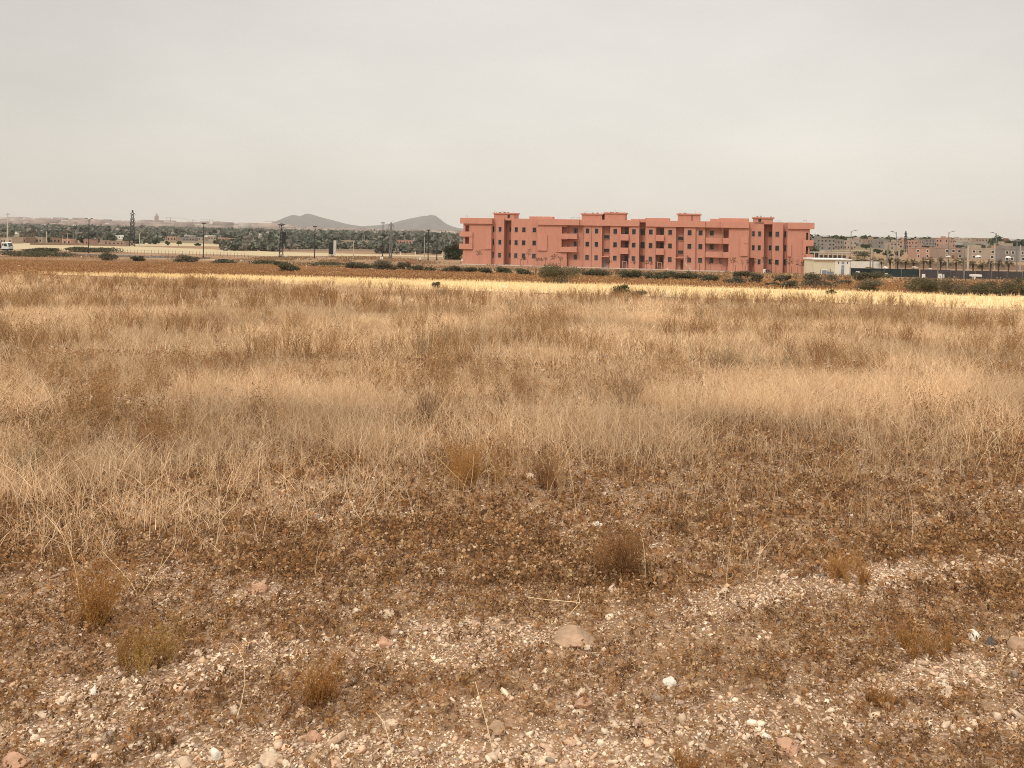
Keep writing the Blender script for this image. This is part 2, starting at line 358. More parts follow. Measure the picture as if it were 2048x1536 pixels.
# ================================================================== SALMON BUILDING
YL, YR = 202.0, 182.0; BZ = -7.1
A2 = P(926, 528, YL)[:2]; B2 = P(1623, 549, YR)[:2]
fx = (B2 - A2) / np.linalg.norm(B2 - A2); PSI = math.atan2(-fx[1], fx[0]); nx = np.array([math.sin(PSI), math.cos(PSI)])
def S(px, d=0.0, py=495):
    r = ray(px, py); t = (d + A2 @ nx) / (r[:2] @ nx); return float((r[:2] * t - A2) @ fx)
def ZB(px, py, d=0.0):
    r = ray(px, py); t = (d + A2 @ nx) / (r[:2] @ nx); return float(EYE + r[2] * t - BZ)
bld = empty('apartment_building', (A2[0], A2[1], BZ), -PSI, 'long three-storey salmon pink apartment block with small dark windows', 'building')
ROW = (2.36, 5.42, 8.46); WH = 1.08; TOP = 11.05; BAND = 9.68; DEEP = 13.0
def rects_panel(mb, s0, s1, z0, z1, d, holes):
    ss = sorted({s0, s1, *[h[0] for h in holes], *[h[1] for h in holes]}); zs = sorted({z0, z1, *[h[2] for h in holes], *[h[3] for h in holes]})
    ss = [a for a in ss if s0 <= a <= s1]; zs = [a for a in zs if z0 <= a <= z1]
    for i in range(len(ss) - 1):
        for j in range(len(zs) - 1):
            cs, cz = (ss[i] + ss[i + 1]) / 2, (zs[j] + zs[j + 1]) / 2
            if any(h[0] < cs < h[1] and h[2] < cz < h[3] for h in holes): continue
            mb.quad((ss[i], d, zs[j]), (ss[i + 1], d, zs[j]), (ss[i + 1], d, zs[j + 1]), (ss[i], d, zs[j + 1]))
    for a, b, c, e, dep, full in holes:
        y = d + dep
        mb.quad((a, d, c), (a, y, c), (a, y, e), (a, d, e)); mb.quad((b, y, c), (b, d, c), (b, d, e), (b, y, e))
        mb.quad((a, d, e), (a, y, e), (b, y, e), (b, d, e)); mb.quad((a, y, c), (a, d, c), (b, d, c), (b, y, c))
        if full: mb.quad((a, y, c), (b, y, c), (b, y, e), (a, y, e))
_nw = [0]
def window(s0, s1, z0, z1, d, tall=False):
    """surround bars, dark sash cross and panes set back in the reveal"""
    f = MB(); t = .075
    f.box(s0 - t, s1 + t, d - .035, d + .04, z1, z1 + t).box(s0 - t, s1 + t, d - .06, d + .04, z0 - t, z0)
    f.box(s0 - t, s0, d - .035, d + .04, z0, z1).box(s1, s1 + t, d - .035, d + .04, z0, z1)
    w_ = f.build('window', M['surround'], bld)
    p = MB(); p.box(s0, s1, d + .13, d + .15, z0, z1); po = p.build('pane', M['glass'] if _nw[0] % 3 else M['curtain'], w_)
    c = MB(); m_ = (s0 + s1) / 2; c.box(m_ - .02, m_ + .02, d + .10, d + .128, z0, z1).box(s0, s1, d + .10, d + .126, z0, z0 + .035).box(s0, s1, d + .10, d + .126, z1 - .035, z1)
    c.build('sash', M['darkmetal'], w_); _nw[0] += 1
W = []   # (s0,s1,z0,z1,d)
wall = MB(); inner = MB(); band = MB()
def seg(px0, px1, d, dl, dr, top=TOP, wins=(), holes=(), rows=(0, 1, 2), hw=WH):
    """dl, dr: depth of the neighbours, so that shared corners meet"""
    s0 = S(px0, min(d, dl)); s1 = S(px1, min(d, dr)); hs = []
    for w_ in wins:
        rr = w_[2] if len(w_) > 2 else rows
        for r in rr:
            a, b = S(w_[0], d), S(w_[1], d); a = max(a, s0 + .05); b = min(b, s1 - .05)
            h_ = w_[3] if len(w_) > 3 else hw
            z0, z1 = ROW[r] - h_ / 2, ROW[r] + h_ / 2
            hs.append((a, b, z0, z1, .13, False)); window(a, b, z0, z1, d)
    for h in holes: hs.append((S(h[0], d), S(h[1], d), h[2], h[3], h[4], True))
    rects_panel(wall, s0, s1, -.5, top, d, hs)
    wall.quad((s0, DEEP, -.5), (s0, d, -.5), (s0, d, top), (s0, DEEP, top)); wall.quad((s1, d, -.5), (s1, DEEP, -.5), (s1, DEEP, top), (s1, d, top))
    wall.quad((s0, d, top), (s1, d, top), (s1, DEEP, top), (s0, DEEP, top)); wall.quad((s1, DEEP, -.5), (s0, DEEP, -.5), (s0, DEEP, top), (s1, DEEP, top))
    return s0, s1
B_ = BAND + .02
seg(926, 982, 0, 9, 0, B_, holes=[(929.9, 938, 7.8, 9.25, 1.3), (929.9, 938, 4.9, 6.4, 1.3)])
seg(982, 991, 1.1, 0, .7, TOP, [(984, 987.8)], hw=1.35)
seg(991, 1007.3, .7, 1.1, 3.2, TOP, [(996.7, 1002.2)])
seg(1007.3, 1022, 3.2, .7, .7, TOP, [(1009.6, 1012.6), (1018.6, 1021.4)])
seg(1022, 1074, .7, 3.2, 0, TOP, [(1028.9, 1035), (1043.9, 1050.5), (1064.7, 1071.6)])
seg(1074, 1133.6, 0, .7, 1.1, B_, holes=[(1122.8, 1133.4, 7.75, 9.3, 1.2), (1122.8, 1133.4, 4.65, 6.3, 1.2)])
seg(1133.6, 1164.8, 1.1, 0, .55, B_, [(1147.8, 1154.8)], holes=[(1133.9, 1136.2, 0.0, 3.3, 1.5)])
seg(1164.8, 1203.8, .55, 1.1, 1.7, B_, [(1170.9, 1178), (1189.3, 1196)])
seg(1203.8, 1219.7, 1.7, .55, .45, B_, holes=[(1207.5, 1213.2, 0.0, 2.15, .12)])
seg(1219.7, 1240.6, .45, 1.7, .45, B_, [(1226.4, 1233.5)])
seg(1240.6, 1257.7, .45, .45, .45, B_, holes=[(1241.2, 1257.4, 7.85, 9.5, 1.6), (1241.2, 1257.4, 4.8, 6.45, 1.6), (1240.9, 1257.4, 0.0, 3.5, 1.6)])
seg(1257.7, 1278, .45, .45, 2.4, B_, [(1263.8, 1270.8)])
seg(1278, 1290.8, 2.4, .45, .45, TOP, [(1281, 1289.3)], hw=1.4)
seg(1290.8, 1311.5, .45, 2.4, .45, B_, [(1297.6, 1304.7)])
seg(1311.5, 1328.2, .45, .45, .45, B_, holes=[(1312, 1327.8, 7.85, 9.5, 1.6), (1312, 1327.8, 4.8, 6.45, 1.6), (1311.8, 1327.8, 0.0, 3.5, 1.6)])
seg(1328.2, 1351.7, .45, .45, 1.7, B_, [(1336.2, 1343.6)])
seg(1351.7, 1367.6, 1.7, .45, .45, B_, holes=[(1361.5, 1366.5, 0.0, 2.3, .12)])
seg(1367.6, 1390.5, .45, 1.7, .8, B_, [(1374.8, 1382.6)])
seg(1390.5, 1410, .8, .45, 1.6, B_, [(1396.8, 1404.6)])
seg(1410, 1440, 1.6, .8, 1.6, B_, [(1419.2, 1427), (1438.2, 1439.8, (0,))])
seg(1440, 1457, 1.6, 1.6, 0, B_, [(1441.5, 1444.8, (0,), 1.5)], holes=[(1447, 1456, 7.3, 8.95, .8), (1447, 1456, 4.2, 5.9, .8)])
seg(1457, 1497.5, 0, 1.6, 1.2, B_)
seg(1497.5, 1527.5, 1.2, 0, 3.6, TOP, [(1504, 1509.2, (1, 2)), (1515.8, 1521.4)], holes=[(1497.7, 1509.3, 0.1, 3.2, 1.6)])
seg(1527.5, 1544.3, 3.6, 1.2, 1.2, TOP, [(1537.7, 1543.4)])
seg(1544.3, 1566, 1.2, 3.6, 2.6, TOP, [(1550.6, 1557.8)])
seg(1566, 1574.6, 2.6, 1.2, 0, TOP, [(1568.2, 1572)], hw=1.3)
seg(1574.6, 1619.2, 0, 2.6, 9, B_, holes=[(1612, 1616, 7.35, 8.9, 1.5), (1612, 1616, 4.35, 5.8, 1.5)])
wall.build('wall', M['plaster'], bld)
# lift shafts of wide stairwell windows, loggia windows
for a, b, d in ((1208.3, 1218.9, 1.7), (1356, 1366.8, 1.7)):
    for z in (4.05, 7.15):
        window(S(a, d), S(b, d), z - .38, z + .38, d - .2)
for a, b, d in ((1249.3, 1256.4, 2.02), (1319.6, 1326.9, 2.02)):
    for z0, z1 in ((1.5, 2.9), (4.8, 6.05), (7.85, 9.15)): window(S(a, d), S(b, d), z0, z1, d - .2)
for z0 in (7.55, 4.45):
    window(S(1148.4, 2.2), S(1154.9, 2.2), z0 + .35, z0 + 1.5, 1.02)
def slab(name, m, a, b, d0, d1, z0, z1, dl=None):
    s0, s1 = S(a, d0), S(b, d0); mb = MB().box(s0, s1, d0, d1, z0, z1); return mb.build(name, m, bld, .015)
# cornice bands (upper walls standing proud of the storeys below)
slab('cornice_band', M['plaster_trim'], 919, 982.6, -.45, 6, BAND, TOP)
slab('cornice_band', M['plaster_trim'], 1074, 1157.5, -.40, 6, BAND, TOP)
slab('cornice_band', M['plaster_trim'], 1157.6, 1278, .12, 6, BAND, TOP)
slab('cornice_band', M['plaster_trim'], 1290.6, 1410, .12, 6, BAND, TOP)
slab('cornice_band', M['plaster_trim'], 1410.2, 1439.8, .32, 6, BAND, TOP)
slab('cornice_band', M['plaster_trim'], 1440, 1497.4, -.45, 6, BAND, TOP)
slab('cornice_band', M['plaster_trim'], 1575, 1628.3, -.45, 6, BAND, TOP)
# raised parapets behind the roof edge
for a, b, t in ((1057.4, 1103.8, 11.62), (1261, 1289, 11.35), (1289.2, 1338, 11.62), (1419, 1436.8, 11.62), (1437, 1497.3, 11.82)):
    slab('roof_parapet', M['plaster_trim'], a, b, 1.3 if a > 1300 else 1.0, 3.4, 10.6, t)
# relief panels on the blank blocks
for a, b, z0, z1 in ((938.2, 944.6, 4.93, 6.58), (971, 982, 3.78, 6.7), (1075, 1093.6, 3.7, 7.3), (1480.4, 1495.6, 3.6, 7.7), (1575, 1582.5, 3.7, 6.4)):
    slab('relief_panel', M['plaster_trim'], a, b, -.3, .05, z0, z1)
slab('relief_panel', M['plaster_trim'], 1112, 1133.3, -.18, .05, 3.45, 3.62)
slab('relief_panel', M['plaster_trim'], 962, 982, -.16, .05, 3.6, 3.74)
slab('relief_panel', M['plaster_trim'], 1488, 1495.6, -.37, -.29, 6.35, 6.5)
# balconies: floor slab and three parapet walls
def balcony(a, b, d0, d1, z0, z1, label=None):
    s0, s1 = S(a, d0), S(b, d0); t = .14; mb = MB()
    mb.box(s0, s1, d0, d0 + t, z0, z1).box(s0, s0 + t, d0 + t, d1, z0, z1).box(s1 - t, s1, d0 + t, d1, z0, z1).box(s0 + t, s1 - t, d0 + t, d1, z0, z0 + .18)
    return tag(mb.build('balcony', M['plaster_trim'], bld), label)
balcony(918.6, 944.5, -.42, 1.5, 6.6, 7.8); balcony(917.8, 944.5, -.42, 1.5, 3.65, 4.9)
balcony(1120.5, 1153.5, -.42, 1.4, 6.55, 7.75); balcony(1119.8, 1153.2, -.42, 1.4, 3.5, 4.7)
for a, b in ((1240.4, 1256.6), (1311.4, 1327.4)):
    balcony(a, b, -.35, .44, 6.45, 7.85); balcony(a, b, -.35, .44, 3.4, 4.8)
balcony(1411, 1443, .25, 1.6, 6.15, 7.45); balcony(1411, 1441, .25, 1.6, 3.1, 4.35)
balcony(1443.1, 1457.4, -.1, 1.6, 6.15, 7.45); balcony(1441.1, 1460.5, -.1, 1.6, 3.1, 4.35)
balcony(1605.8, 1627, -.45, 1.8, 6.1, 7.35); balcony(1605.8, 1626.6, -.45, 1.8, 3.0, 4.3)
slab('relief_panel', M['plaster_trim'], 1605.8, 1611.8, -.44, .05, 4.3, 6.1)
# thin corner posts of the open corner balconies
MB().box(S(1618, -.3), S(1618.5, -.3), -.35, -.2, 7.35, BAND).build('corner_post', M['plaster_trim'], bld)
MB().box(S(1439.6, -.05), S(1440.4, -.05), -.05, .1, 4.35, 6.15).build('corner_post', M['plaster_trim'], bld)
# stair huts on the roof
def hut(a, b, z1, win=None, dd=1.2):
    s0, s1 = S(a, dd), S(b, dd)
    h = MB(); hs = []
    if win: hs = [(S(win[0], dd), S(win[1], dd), TOP + .05, z1 - .45, .3, True)]
    rects_panel(h, s0 + .15, s1 - .15, 10.6, z1 - .3, dd, hs)
    h.quad((s0 + .15, dd + 4.5, 10.6), (s0 + .15, dd, 10.6), (s0 + .15, dd, z1 - .3), (s0 + .15, dd + 4.5, z1 - .3))
    h.quad((s1 - .15, dd, 10.6), (s1 - .15, dd + 4.5, 10.6), (s1 - .15, dd + 4.5, z1 - .3), (s1 - .15, dd, z1 - .3))
    o = h.build('stair_hut', M['plaster'], bld)
    MB().box(s0 - .1, s1 + .1, dd - .22, dd + 4.7, z1 - .3, z1).build('hut_roof', M['plaster_trim'], o, .02)
    if win: MB().box(hs[0][0], hs[0][1], dd + .2, dd + .25, TOP + .05, z1 - .45).build('pane', M['glass'], o)
    rb = MB(); k = int((s1 - s0) / .42)
    for i in range(k):
        s = s0 + .3 + (s1 - s0 - .6) * i / (k - 1) + random.uniform(-.1, .1)
        if random.random() < .75:
            hgt = random.uniform(.2, .6); rb.bar((s, dd + .3, z1), (s + random.uniform(-.08, .08), dd + .3, z1 + hgt), .018, .018, 4)
    for i in range(3):
        s = random.uniform(s0 + .5, s1 - .5); rb.box(s - .2, s + .2, dd + .2, dd + .5, z1 + .005, z1 + random.uniform(.08, .2))
    rb.build('starter_bars', M['rust'], o)
hut(985.5, 1028, ZB(1005, 425.2), (1014, 1018.6)); hut(1161, 1204, ZB(1182, 426.6)); hut(1207, 1249.6, ZB(1228, 424.6))
hut(1353, 1399.6, ZB(1376, 426.8), (1382, 1384)); hut(1504.5, 1546.8, ZB(1526, 434.2), (1515.8, 1521.6))
# ladder hoops on the roof edge
for px in (931.7, 1144.5, 1155.5, 1556.3, 1609.6):
    s = S(px, .8); hb = MB()
    for q in (-.32, .32): hb.bar((s + q, .8, TOP), (s + q, .8, TOP + .48), .025, .025, 5)
    hb.bar((s - .33, .8, TOP + .48), (s + .33, .8, TOP + .48), .025, .025, 5); hb.build('ladder_hoop', M['greymetal'], bld)
# entrance canopies, doors, gates, ramp strips
for a, b, z in ((1202.8, 1218, 2.55), (1350.6, 1366.4, 2.7)):
    slab('canopy', M['plaster_trim'], a, b, .1, 1.7, z, z + .18)
MB().box(S(1207.5, 1.7), S(1213.2, 1.7), 1.76, 1.80, 0, 2.15).build('door', M['bluegrey'], bld)
MB().box(S(1361.5, 1.7), S(1366.5, 1.7), 1.76, 1.80, 0, 2.3).build('door', mat('brown door', (.12, .06, .045), .6), bld)
for a, b in ((1245, 1254.2), (1314.8, 1324.6)):
    s0, s1 = S(a, .2), S(b, .2); g = MB(); t = .12
    g.box(s0, s0 + t, .15, .3, 0, 1.72).box(s1 - t, s1, .15, .3, 0, 1.72).box(s0 + t, s1 - t, .15, .3, 1.6, 1.72)
    go = g.build('gate', M['surround'], bld); b2 = MB()
    for i in range(7): q = s0 + t + (s1 - s0 - 2 * t) * (i + .5) / 7; b2.box(q - .015, q + .015, .2, .24, .02, 1.6)
    b2.build('grille', M['darkmetal'], go)
# drain pipes and corner joints
for px, d in ((1182.8, .55), (1166.2, .55), (1391.2, .42), (1311.2, .45), (1444.2, -.3)):
    s = S(px, d); MB().bar((s, d - .07, 0), (s, d - .07, BAND), .05, .05, 6).build('drain_pipe', M['plaster_in'], bld)
# pale concrete apron in front of the block
ap = MB()
s0, s1 = S(923, -1), S(1500, -1)
ap.box(s0, s1, -2.6, 2.4, -.45, .14)
tag(link('paved_apron', ap.mesh('paved_apron'), M['pale_conc']), 'pale concrete apron along the foot of the salmon block', 'pavement', kind='structure')
o = bpy.data.objects['paved_apron']; o.location = bld.location; o.rotation_euler = bld.rotation_euler
HAZE = .85e-4
# ================================================================== FIELD VEGETATION
def ribbons(base, az, L, lean, wdt, nseg=3, curl=0.0, droop=0.0, taper=.15, rg=rng):
    """N flat stalks. lean = horizontal reach / length; returns V (N*(nseg+1)*2,3), F"""
    n = len(base); t = np.linspace(0, 1, nseg + 1)[None, :]
    h = np.stack([np.cos(az), np.sin(az)], 1); lean = np.clip(lean, 0, .98)[:, None]
    horiz = lean * t ** 1.3; up = np.sqrt(1 - lean ** 2 * .9) * (t - droop * t ** 3)
    cu = (curl * rg.standard_normal((n, 1))) * t ** 2; pz = np.stack([-h[:, 1], h[:, 0]], 1)
    C = base[:, None, :].repeat(nseg + 1, 1).astype(float)
    C[:, :, :2] += L[:, None, None] * (h[:, None] * horiz[..., None] + pz[:, None] * cu[..., None]); C[:, :, 2] += L[:, None] * up
    wa = rg.uniform(0, math.pi, n); sd_ = np.stack([np.cos(wa), np.sin(wa), np.zeros(n)], 1)
    ww = wdt[:, None, None] * (1 - (1 - taper) * t[..., None]) * .5
    V = np.stack([C - sd_[:, None] * ww, C + sd_[:, None] * ww], 2).reshape(-1, 3)
    k = (nseg + 1) * 2; b = (np.arange(n) * k)[:, None, None]; s = (np.arange(nseg) * 2)[None, :, None]
    F = (b + s + np.array([0, 1, 3, 2])[None, None]).reshape(-1, 4)
    return V, F, C
def flakes(c, size, rg=rng):
    """N small randomly turned quads"""
    n = len(c); a = rg.standard_normal((n, 3)); a /= np.linalg.norm(a, axis=1)[:, None]
    b = rg.standard_normal((n, 3)); b -= (b * a).sum(1)[:, None] * a; b /= np.linalg.norm(b, axis=1)[:, None]
    s = np.broadcast_to(np.asarray(size, float), (n,))[:, None]; a = a * s * .5; b = b * s * .32
    V = np.stack([c - a - b, c + a - b, c + a + b, c - a + b], 1).reshape(-1, 3)
    return V, np.arange(4 * n).reshape(n, 4)
class Acc:
    def __init__(s): s.V = []; s.F = []; s.T = []; s.n = 0
    def add(s, V, F, T):
        T = np.asarray(T, float)
        if T.ndim == 1: T = np.broadcast_to(T, (len(V), 3))
        s.V.append(V); s.F.append(F + s.n); s.T.append(T); s.n += len(V)
    def arrays(s): return np.concatenate(s.V), np.concatenate(s.F), np.concatenate(s.T)
    def build(s, name, m, parent=None, smooth=False):
        V, F, T = s.arrays(); return np_mesh(name, V, F, m, parent, T, smooth)
def pts(y0, y1, dens, half=.66, rg=rng):
    """random points over the wedge of ground in front, dens per square metre"""
    sd_ = 2.8; a1 = half * (y1 * y1 - y0 * y0); a2 = 2 * sd_ * (y1 - y0); n = int((a1 + a2) * dens)
    y = np.where(rg.random(n) < a1 / (a1 + a2), np.sqrt(rg.uniform(y0 * y0, y1 * y1, n)), rg.uniform(y0, y1, n)); x = rg.uniform(-1, 1, n) * (half * y + sd_)
    return x, y
def pal(cols, n, wts=None, var=.15, rg=rng):
    cols = np.array(cols); k = rg.choice(len(cols), n, p=None if wts is None else np.array(wts) / sum(wts))
    return cols[k] * (1 + var * rg.uniform(-1, 1, (n, 1)))
STRAW = [(.82, .595, .38), (.90, .70, .49), (.72, .485, .29), (.76, .515, .30), (.50, .31, .17)]
BROWN = [(.34, .19, .085), (.40, .23, .105), (.26, .145, .07), (.48, .31, .16)]
RUST = [(.32, .165, .07), (.41, .225, .10), (.20, .11, .053), (.56, .385, .23)]

# where the tall grass begins, as a line on the ground
EDGE = np.array([G(*p)[:2] for p in [(-250, 1150), (0, 1130), (150, 1110), (300, 1085), (450, 1060), (600, 1010), (800, 985), (1000, 975), (1200, 985), (1350, 1000), (1500, 985), (1700, 955), (1900, 965), (2048, 950), (2300, 940)]])
def edge_y(x, y):
    u = EDGE[:, 0] / EDGE[:, 1]; return np.interp(x / y, u, EDGE[:, 1])
# brown weedy patches seen in the photograph: (x, y, half width in photo pixels, strength)
BP = [(90, 850, 150, 1), (220, 830, 90, .8), (90, 690, 120, .9), (330, 655, 160, .7), (420, 740, 120, 1), (560, 715, 110, .9), (620, 770, 90, .8), (230, 615, 200, .8), (60, 600, 90, .8), (520, 600, 160, .8),
      (860, 700, 90, 1), (990, 745, 140, 1), (1000, 690, 120, .8), (1130, 790, 110, .6), (840, 770, 110, .7), (960, 930, 130, 1), (1100, 960, 60, .8), (700, 610, 90, .8), (1060, 630, 90, .5), (1290, 715, 90, .9), (1380, 670, 80, .5),
      (1460, 740, 90, .8), (1610, 745, 80, .9), (1700, 640, 160, .9), (1900, 650, 130, 1), (1960, 700, 130, .8), (1560, 670, 100, .7), (1720, 860, 90, .6), (1900, 860, 90, .8), (2010, 760, 90, .7), (1490, 610, 120, .8), (1700, 610, 200, .9),
      (1120, 600, 100, .8), (850, 595, 130, .7), (1300, 600, 120, .8), (40, 940, 90, .7), (330, 900, 80, .6), (1480, 870, 90, .4), (1990, 900, 90, .7), (1950, 610, 150, .9), (700, 690, 60, .5), (150, 760, 60, .4), (1180, 720, 60, .6), (1000, 610, 100, .6), (300, 575, 200, .8), (1160, 870, 90, .4), (640, 880, 70, .4)]
BPW = []
for a, b, h_, s_ in BP:
    g = G(a, b); BPW.append((g[0], g[1], h_ * px_m(g[1]), max(h_ * px_m(g[1]) * .6, g[1] * .05), s_))
def brown(x, y):
    v = np.zeros_like(x)
    wob = (fbm(x, y, .8, 61, 3) - .5) * 2.0
    for a, b, rx, ry, s_ in BPW: v = np.maximum(v, s_ * np.clip(1.35 - np.hypot((x - a) / rx, (y - b) / ry) + wob, 0, 1))
    return np.clip(v + sst(.53, .64, fbm(x, y / 1.5, 1.3, 71, 3)) * .62, 0, 1)
FU = np.array([(G(*p)[0] / G(*p)[1], G(*p)[1]) for p in FIELD_NEAR])
def field_y(x, y): return np.interp(x / y, FU[:, 0], FU[:, 1])
LP = [(G(a, b), c_) for a, b, c_ in ((1720, 850, 260), (1500, 840, 200), (1200, 880, 200), (1900, 800, 200), (90, 1010, 170), (250, 960, 120), (720, 900, 180), (480, 870, 150), (300, 640, 140), (560, 640, 120), (1300, 640, 160), (1560, 700, 120), (920, 640, 110), (1850, 740, 150), (650, 830, 140))]
def lush(x, y):
    v = np.zeros_like(x); wob = (fbm(x, y, .9, 62, 3) - .5) * 1.2
    for g, h_ in LP:
        r_ = h_ * px_m(g[1]); v = np.maximum(v, np.clip(1.3 - np.hypot((x - g[0]) / r_, (y - g[1]) / max(r_ * .9, g[1] * .08)) + wob, 0, 1))
    return v
def grassy(x, y):
    e = edge_y(x, y) + (fbm(x, y, 1.3, 81, 3) - .5) * 2.2
    g = sst(-1.7, 3.0, y - e)
    bare = sst(.56, .66, fbm(x, y, 1.0, 91, 3)) * (1 - sst(9, 16, y)) * .6
    return g * (1 - bare) * (.45 + .55 * sst(.3, .55, fbm(x, y, .8, 95, 2)))

def straw_zone(y0, y1, tufts, blades, wd, nseg, name, Lr=(.16, .42)):
    A_ = Acc(); x, y = pts(y0, y1, tufts * 1.3); lu = lush(x, y); q = grassy(x, y) * (1 - .78 * brown(x, y)) * (.68 + .5 * lu) * (y < field_y(x, y) + .3)
    k = rng.random(len(x)) < q; x, y, lu = x[k], y[k], lu[k]
    n = len(x); vig = .5 + .4 * lu + .75 * fbm(x, y, 1.7, 101, 3) + .15 * rng.standard_normal(n)
    light = fbm(x, y, 2.5, 111, 3)
    X = np.repeat(x, blades); Y = np.repeat(y, blades); m_ = len(X)
    sp = .10 if y1 < 14 else .2
    X = X + rng.standard_normal(m_) * sp; Y = Y + rng.standard_normal(m_) * sp
    z = H(X, Y) - .01
    L = rng.uniform(*Lr, m_) * np.repeat(np.clip(vig, .4, 1.7), blades) * np.where(rng.random(m_) < .06, 1.5, 1)
    lean = np.abs(rng.normal(.35, .33, m_)); wind = .35
    az = rng.uniform(0, 2 * math.pi, m_)
    lift = np.where(rng.random(m_) < .25, rng.uniform(0, .14, m_), 0)        # blades lying across the others
    lean = np.where(lift > 0, rng.uniform(.75, .97, m_), lean)
    V, F, _ = ribbons(np.stack([X, Y, z + lift], 1), az, L, lean, np.full(m_, wd) * rng.uniform(.6, 1.4, m_), nseg, curl=.16, droop=.25)
    c = pal(STRAW, m_, (4, 3, 3, 3, 1.8), .22) * np.repeat(np.clip(.30 + 1.4 * light, .76, 1.2) * (.94 + .16 * lu), blades)[:, None]
    A_.add(V, F, np.repeat(c, (nseg + 1) * 2, 0)); o = A_.build(name, M['dry'])
    return tag(o, kind='stuff')
tag(straw_zone(4.2, 12, 85, 24, .003, 3, 'dry_grass'), 'tangled straw coloured grass nearest the bare gravel')
tag(straw_zone(12, 25, 26, 16, .0056, 2, 'dry_grass'), 'pale straw grass in the middle of the field')
tag(straw_zone(25, 56, 9, 13, .013, 2, 'dry_grass', (.2, .5)), 'pale straw grass up to the yellow stubble')

def weed_template(stems, twigs, bits, rg, w0=.012, spread=.5, b0_=.02, b1_=.045):
    """an upright dry weed, one unit tall: stems, side twigs and crumbs of dead leaf"""
    a = rg.uniform(0, 2 * math.pi, stems); b0 = np.stack([np.cos(a), np.sin(a), 0 * a], 1) * rg.uniform(0, .08, (stems, 1))
    L = rg.uniform(.6, 1.05, stems); ln = rg.uniform(.1, spread, stems) ; V1, F1, C = ribbons(b0, a, L, ln, np.full(stems, w0), 3, curl=.08, rg=rg)
    k = rg.integers(0, stems, twigs); t = rg.uniform(.25, 3, twigs); i = np.minimum(t.astype(int), 2); f = (t - i)[:, None]
    q = C[k, i] * (1 - f) + C[k, i + 1] * f
    V2, F2, C2 = ribbons(q, rg.uniform(0, 2 * math.pi, twigs), rg.uniform(.1, .3, twigs), rg.uniform(.3, .8, twigs), np.full(twigs, w0 * .7), 1, rg=rg)
    k = rg.integers(0, twigs, bits); f = rg.uniform(.2, 1, (bits, 1)); q = C2[k, 0] * (1 - f) + C2[k, 1] * f
    V3, F3 = flakes(q + rg.standard_normal((bits, 3)) * .012, rg.uniform(b0_, b1_, bits), rg)
    return np.concatenate([V1, V2, V3]), np.concatenate([F1, F2 + len(V1), F3 + len(V1) + len(V2)]), (len(V1) + len(V2), len(V3))
def place(A_, tmpl, x, y, z, s, cols, flake_mul=1.0, sq=1.0, rg=rng):
    V, F, (ns, nf) = tmpl; n = len(x); a = rg.uniform(0, 2 * math.pi, n); ca, sa = np.cos(a)[:, None], np.sin(a)[:, None]
    s = np.asarray(s)[:, None]
    W_ = np.stack([(V[None, :, 0] * ca - V[None, :, 1] * sa) * s + x[:, None], (V[None, :, 0] * sa + V[None, :, 1] * ca) * s + y[:, None], V[None, :, 2] * s * sq + z[:, None]], -1)
    FF = (F[None] + (np.arange(n) * len(V))[:, None, None]).reshape(-1, 4)
    T = np.repeat(cols[:, None], len(V), 1).copy(); T[:, ns:] *= flake_mul
    T *= (1 + .18 * rg.uniform(-1, 1, (n, len(V), 1)))
    A_.add(W_.reshape(-1, 3), FF, T.reshape(-1, 3))
def weed_zone(y0, y1, dens, stems, twigs, bits, w0, name, s0=.22, s1=.5):
    A_ = Acc(); x, y = pts(y0, y1, dens); b = brown(x, y); g = sst(-.6, 1.6, y - edge_y(x, y))
    q = (.05 + .95 * b) * g * (y < field_y(x, y)); k = rng.random(len(x)) < q; x, y, b = x[k], y[k], b[k]
    z = H(x, y) - .01; s = rng.uniform(s0, s1, len(x)) * (.7 + .5 * b); hue = fbm(x, y, 3, 121, 2)
    grey = (fbm(x, y, 1.8, 131, 2) > .78)
    c = pal(BROWN, len(x), (4, 3, 2, 2), .15); c[grey] = np.array((.34, .245, .15)) * rng.uniform(.8, 1.2, (grey.sum(), 1))
    which = rng.integers(0, 5, len(x))
    for j in range(5):
        r_ = np.random.default_rng(300 + j + int(y0)); tm = weed_template(stems, twigs, bits, r_, w0); q = which == j
        if q.any(): place(A_, tm, x[q], y[q], z[q], s[q], c[q], 1.1)
    return tag(A_.build(name, M['dry']), kind='stuff')
tag(weed_zone(4.5, 13, 24, 12, 70, 110, .008, 'dead_weeds', .18, .40), 'brown brittle weeds standing among the nearer straw grass')
tag(weed_zone(13, 27, 15, 9, 34, 50, .017, 'dead_weeds', .25, .5), 'brown brittle weeds in the middle of the field')
tag(weed_zone(27, 58, 5.5, 8, 22, 30, .03, 'dead_weeds', .3, .62), 'brown brittle weeds along the yellow stubble')

# low rusty ground cover of tiny dead plants
TRK = [[(1380, 1222), (1600, 1168), (1800, 1142), (2080, 1118)], [(1480, 1410), (1750, 1372), (2080, 1288)], [(120, 1405), (300, 1362), (560, 1312), (900, 1292)], [(1080, 1482), (1500, 1452), (2080, 1428)], [(380, 1525), (900, 1500), (1320, 1522)], [(0, 1482), (180, 1455)], [(600, 1046), (780, 1028)], [(850, 1255), (1080, 1262)]]
TRW = [np.array([G(*p)[:2] for p in l]) for l in TRK]
def track(x, y):
    d = np.full(len(x), 9.)
    for L_ in TRW:
        for a, b in zip(L_[:-1], L_[1:]):
            ab = b - a; t = np.clip(((x - a[0]) * ab[0] + (y - a[1]) * ab[1]) / (ab @ ab), 0, 1); d = np.minimum(d, np.hypot(x - a[0] - t * ab[0], y - a[1] - t * ab[1]))
    return np.clip(1.15 - d / (.08 + .03 * y) + (fbm(x, y, .35, 191, 3) - .5) * 1.6, 0, 1)
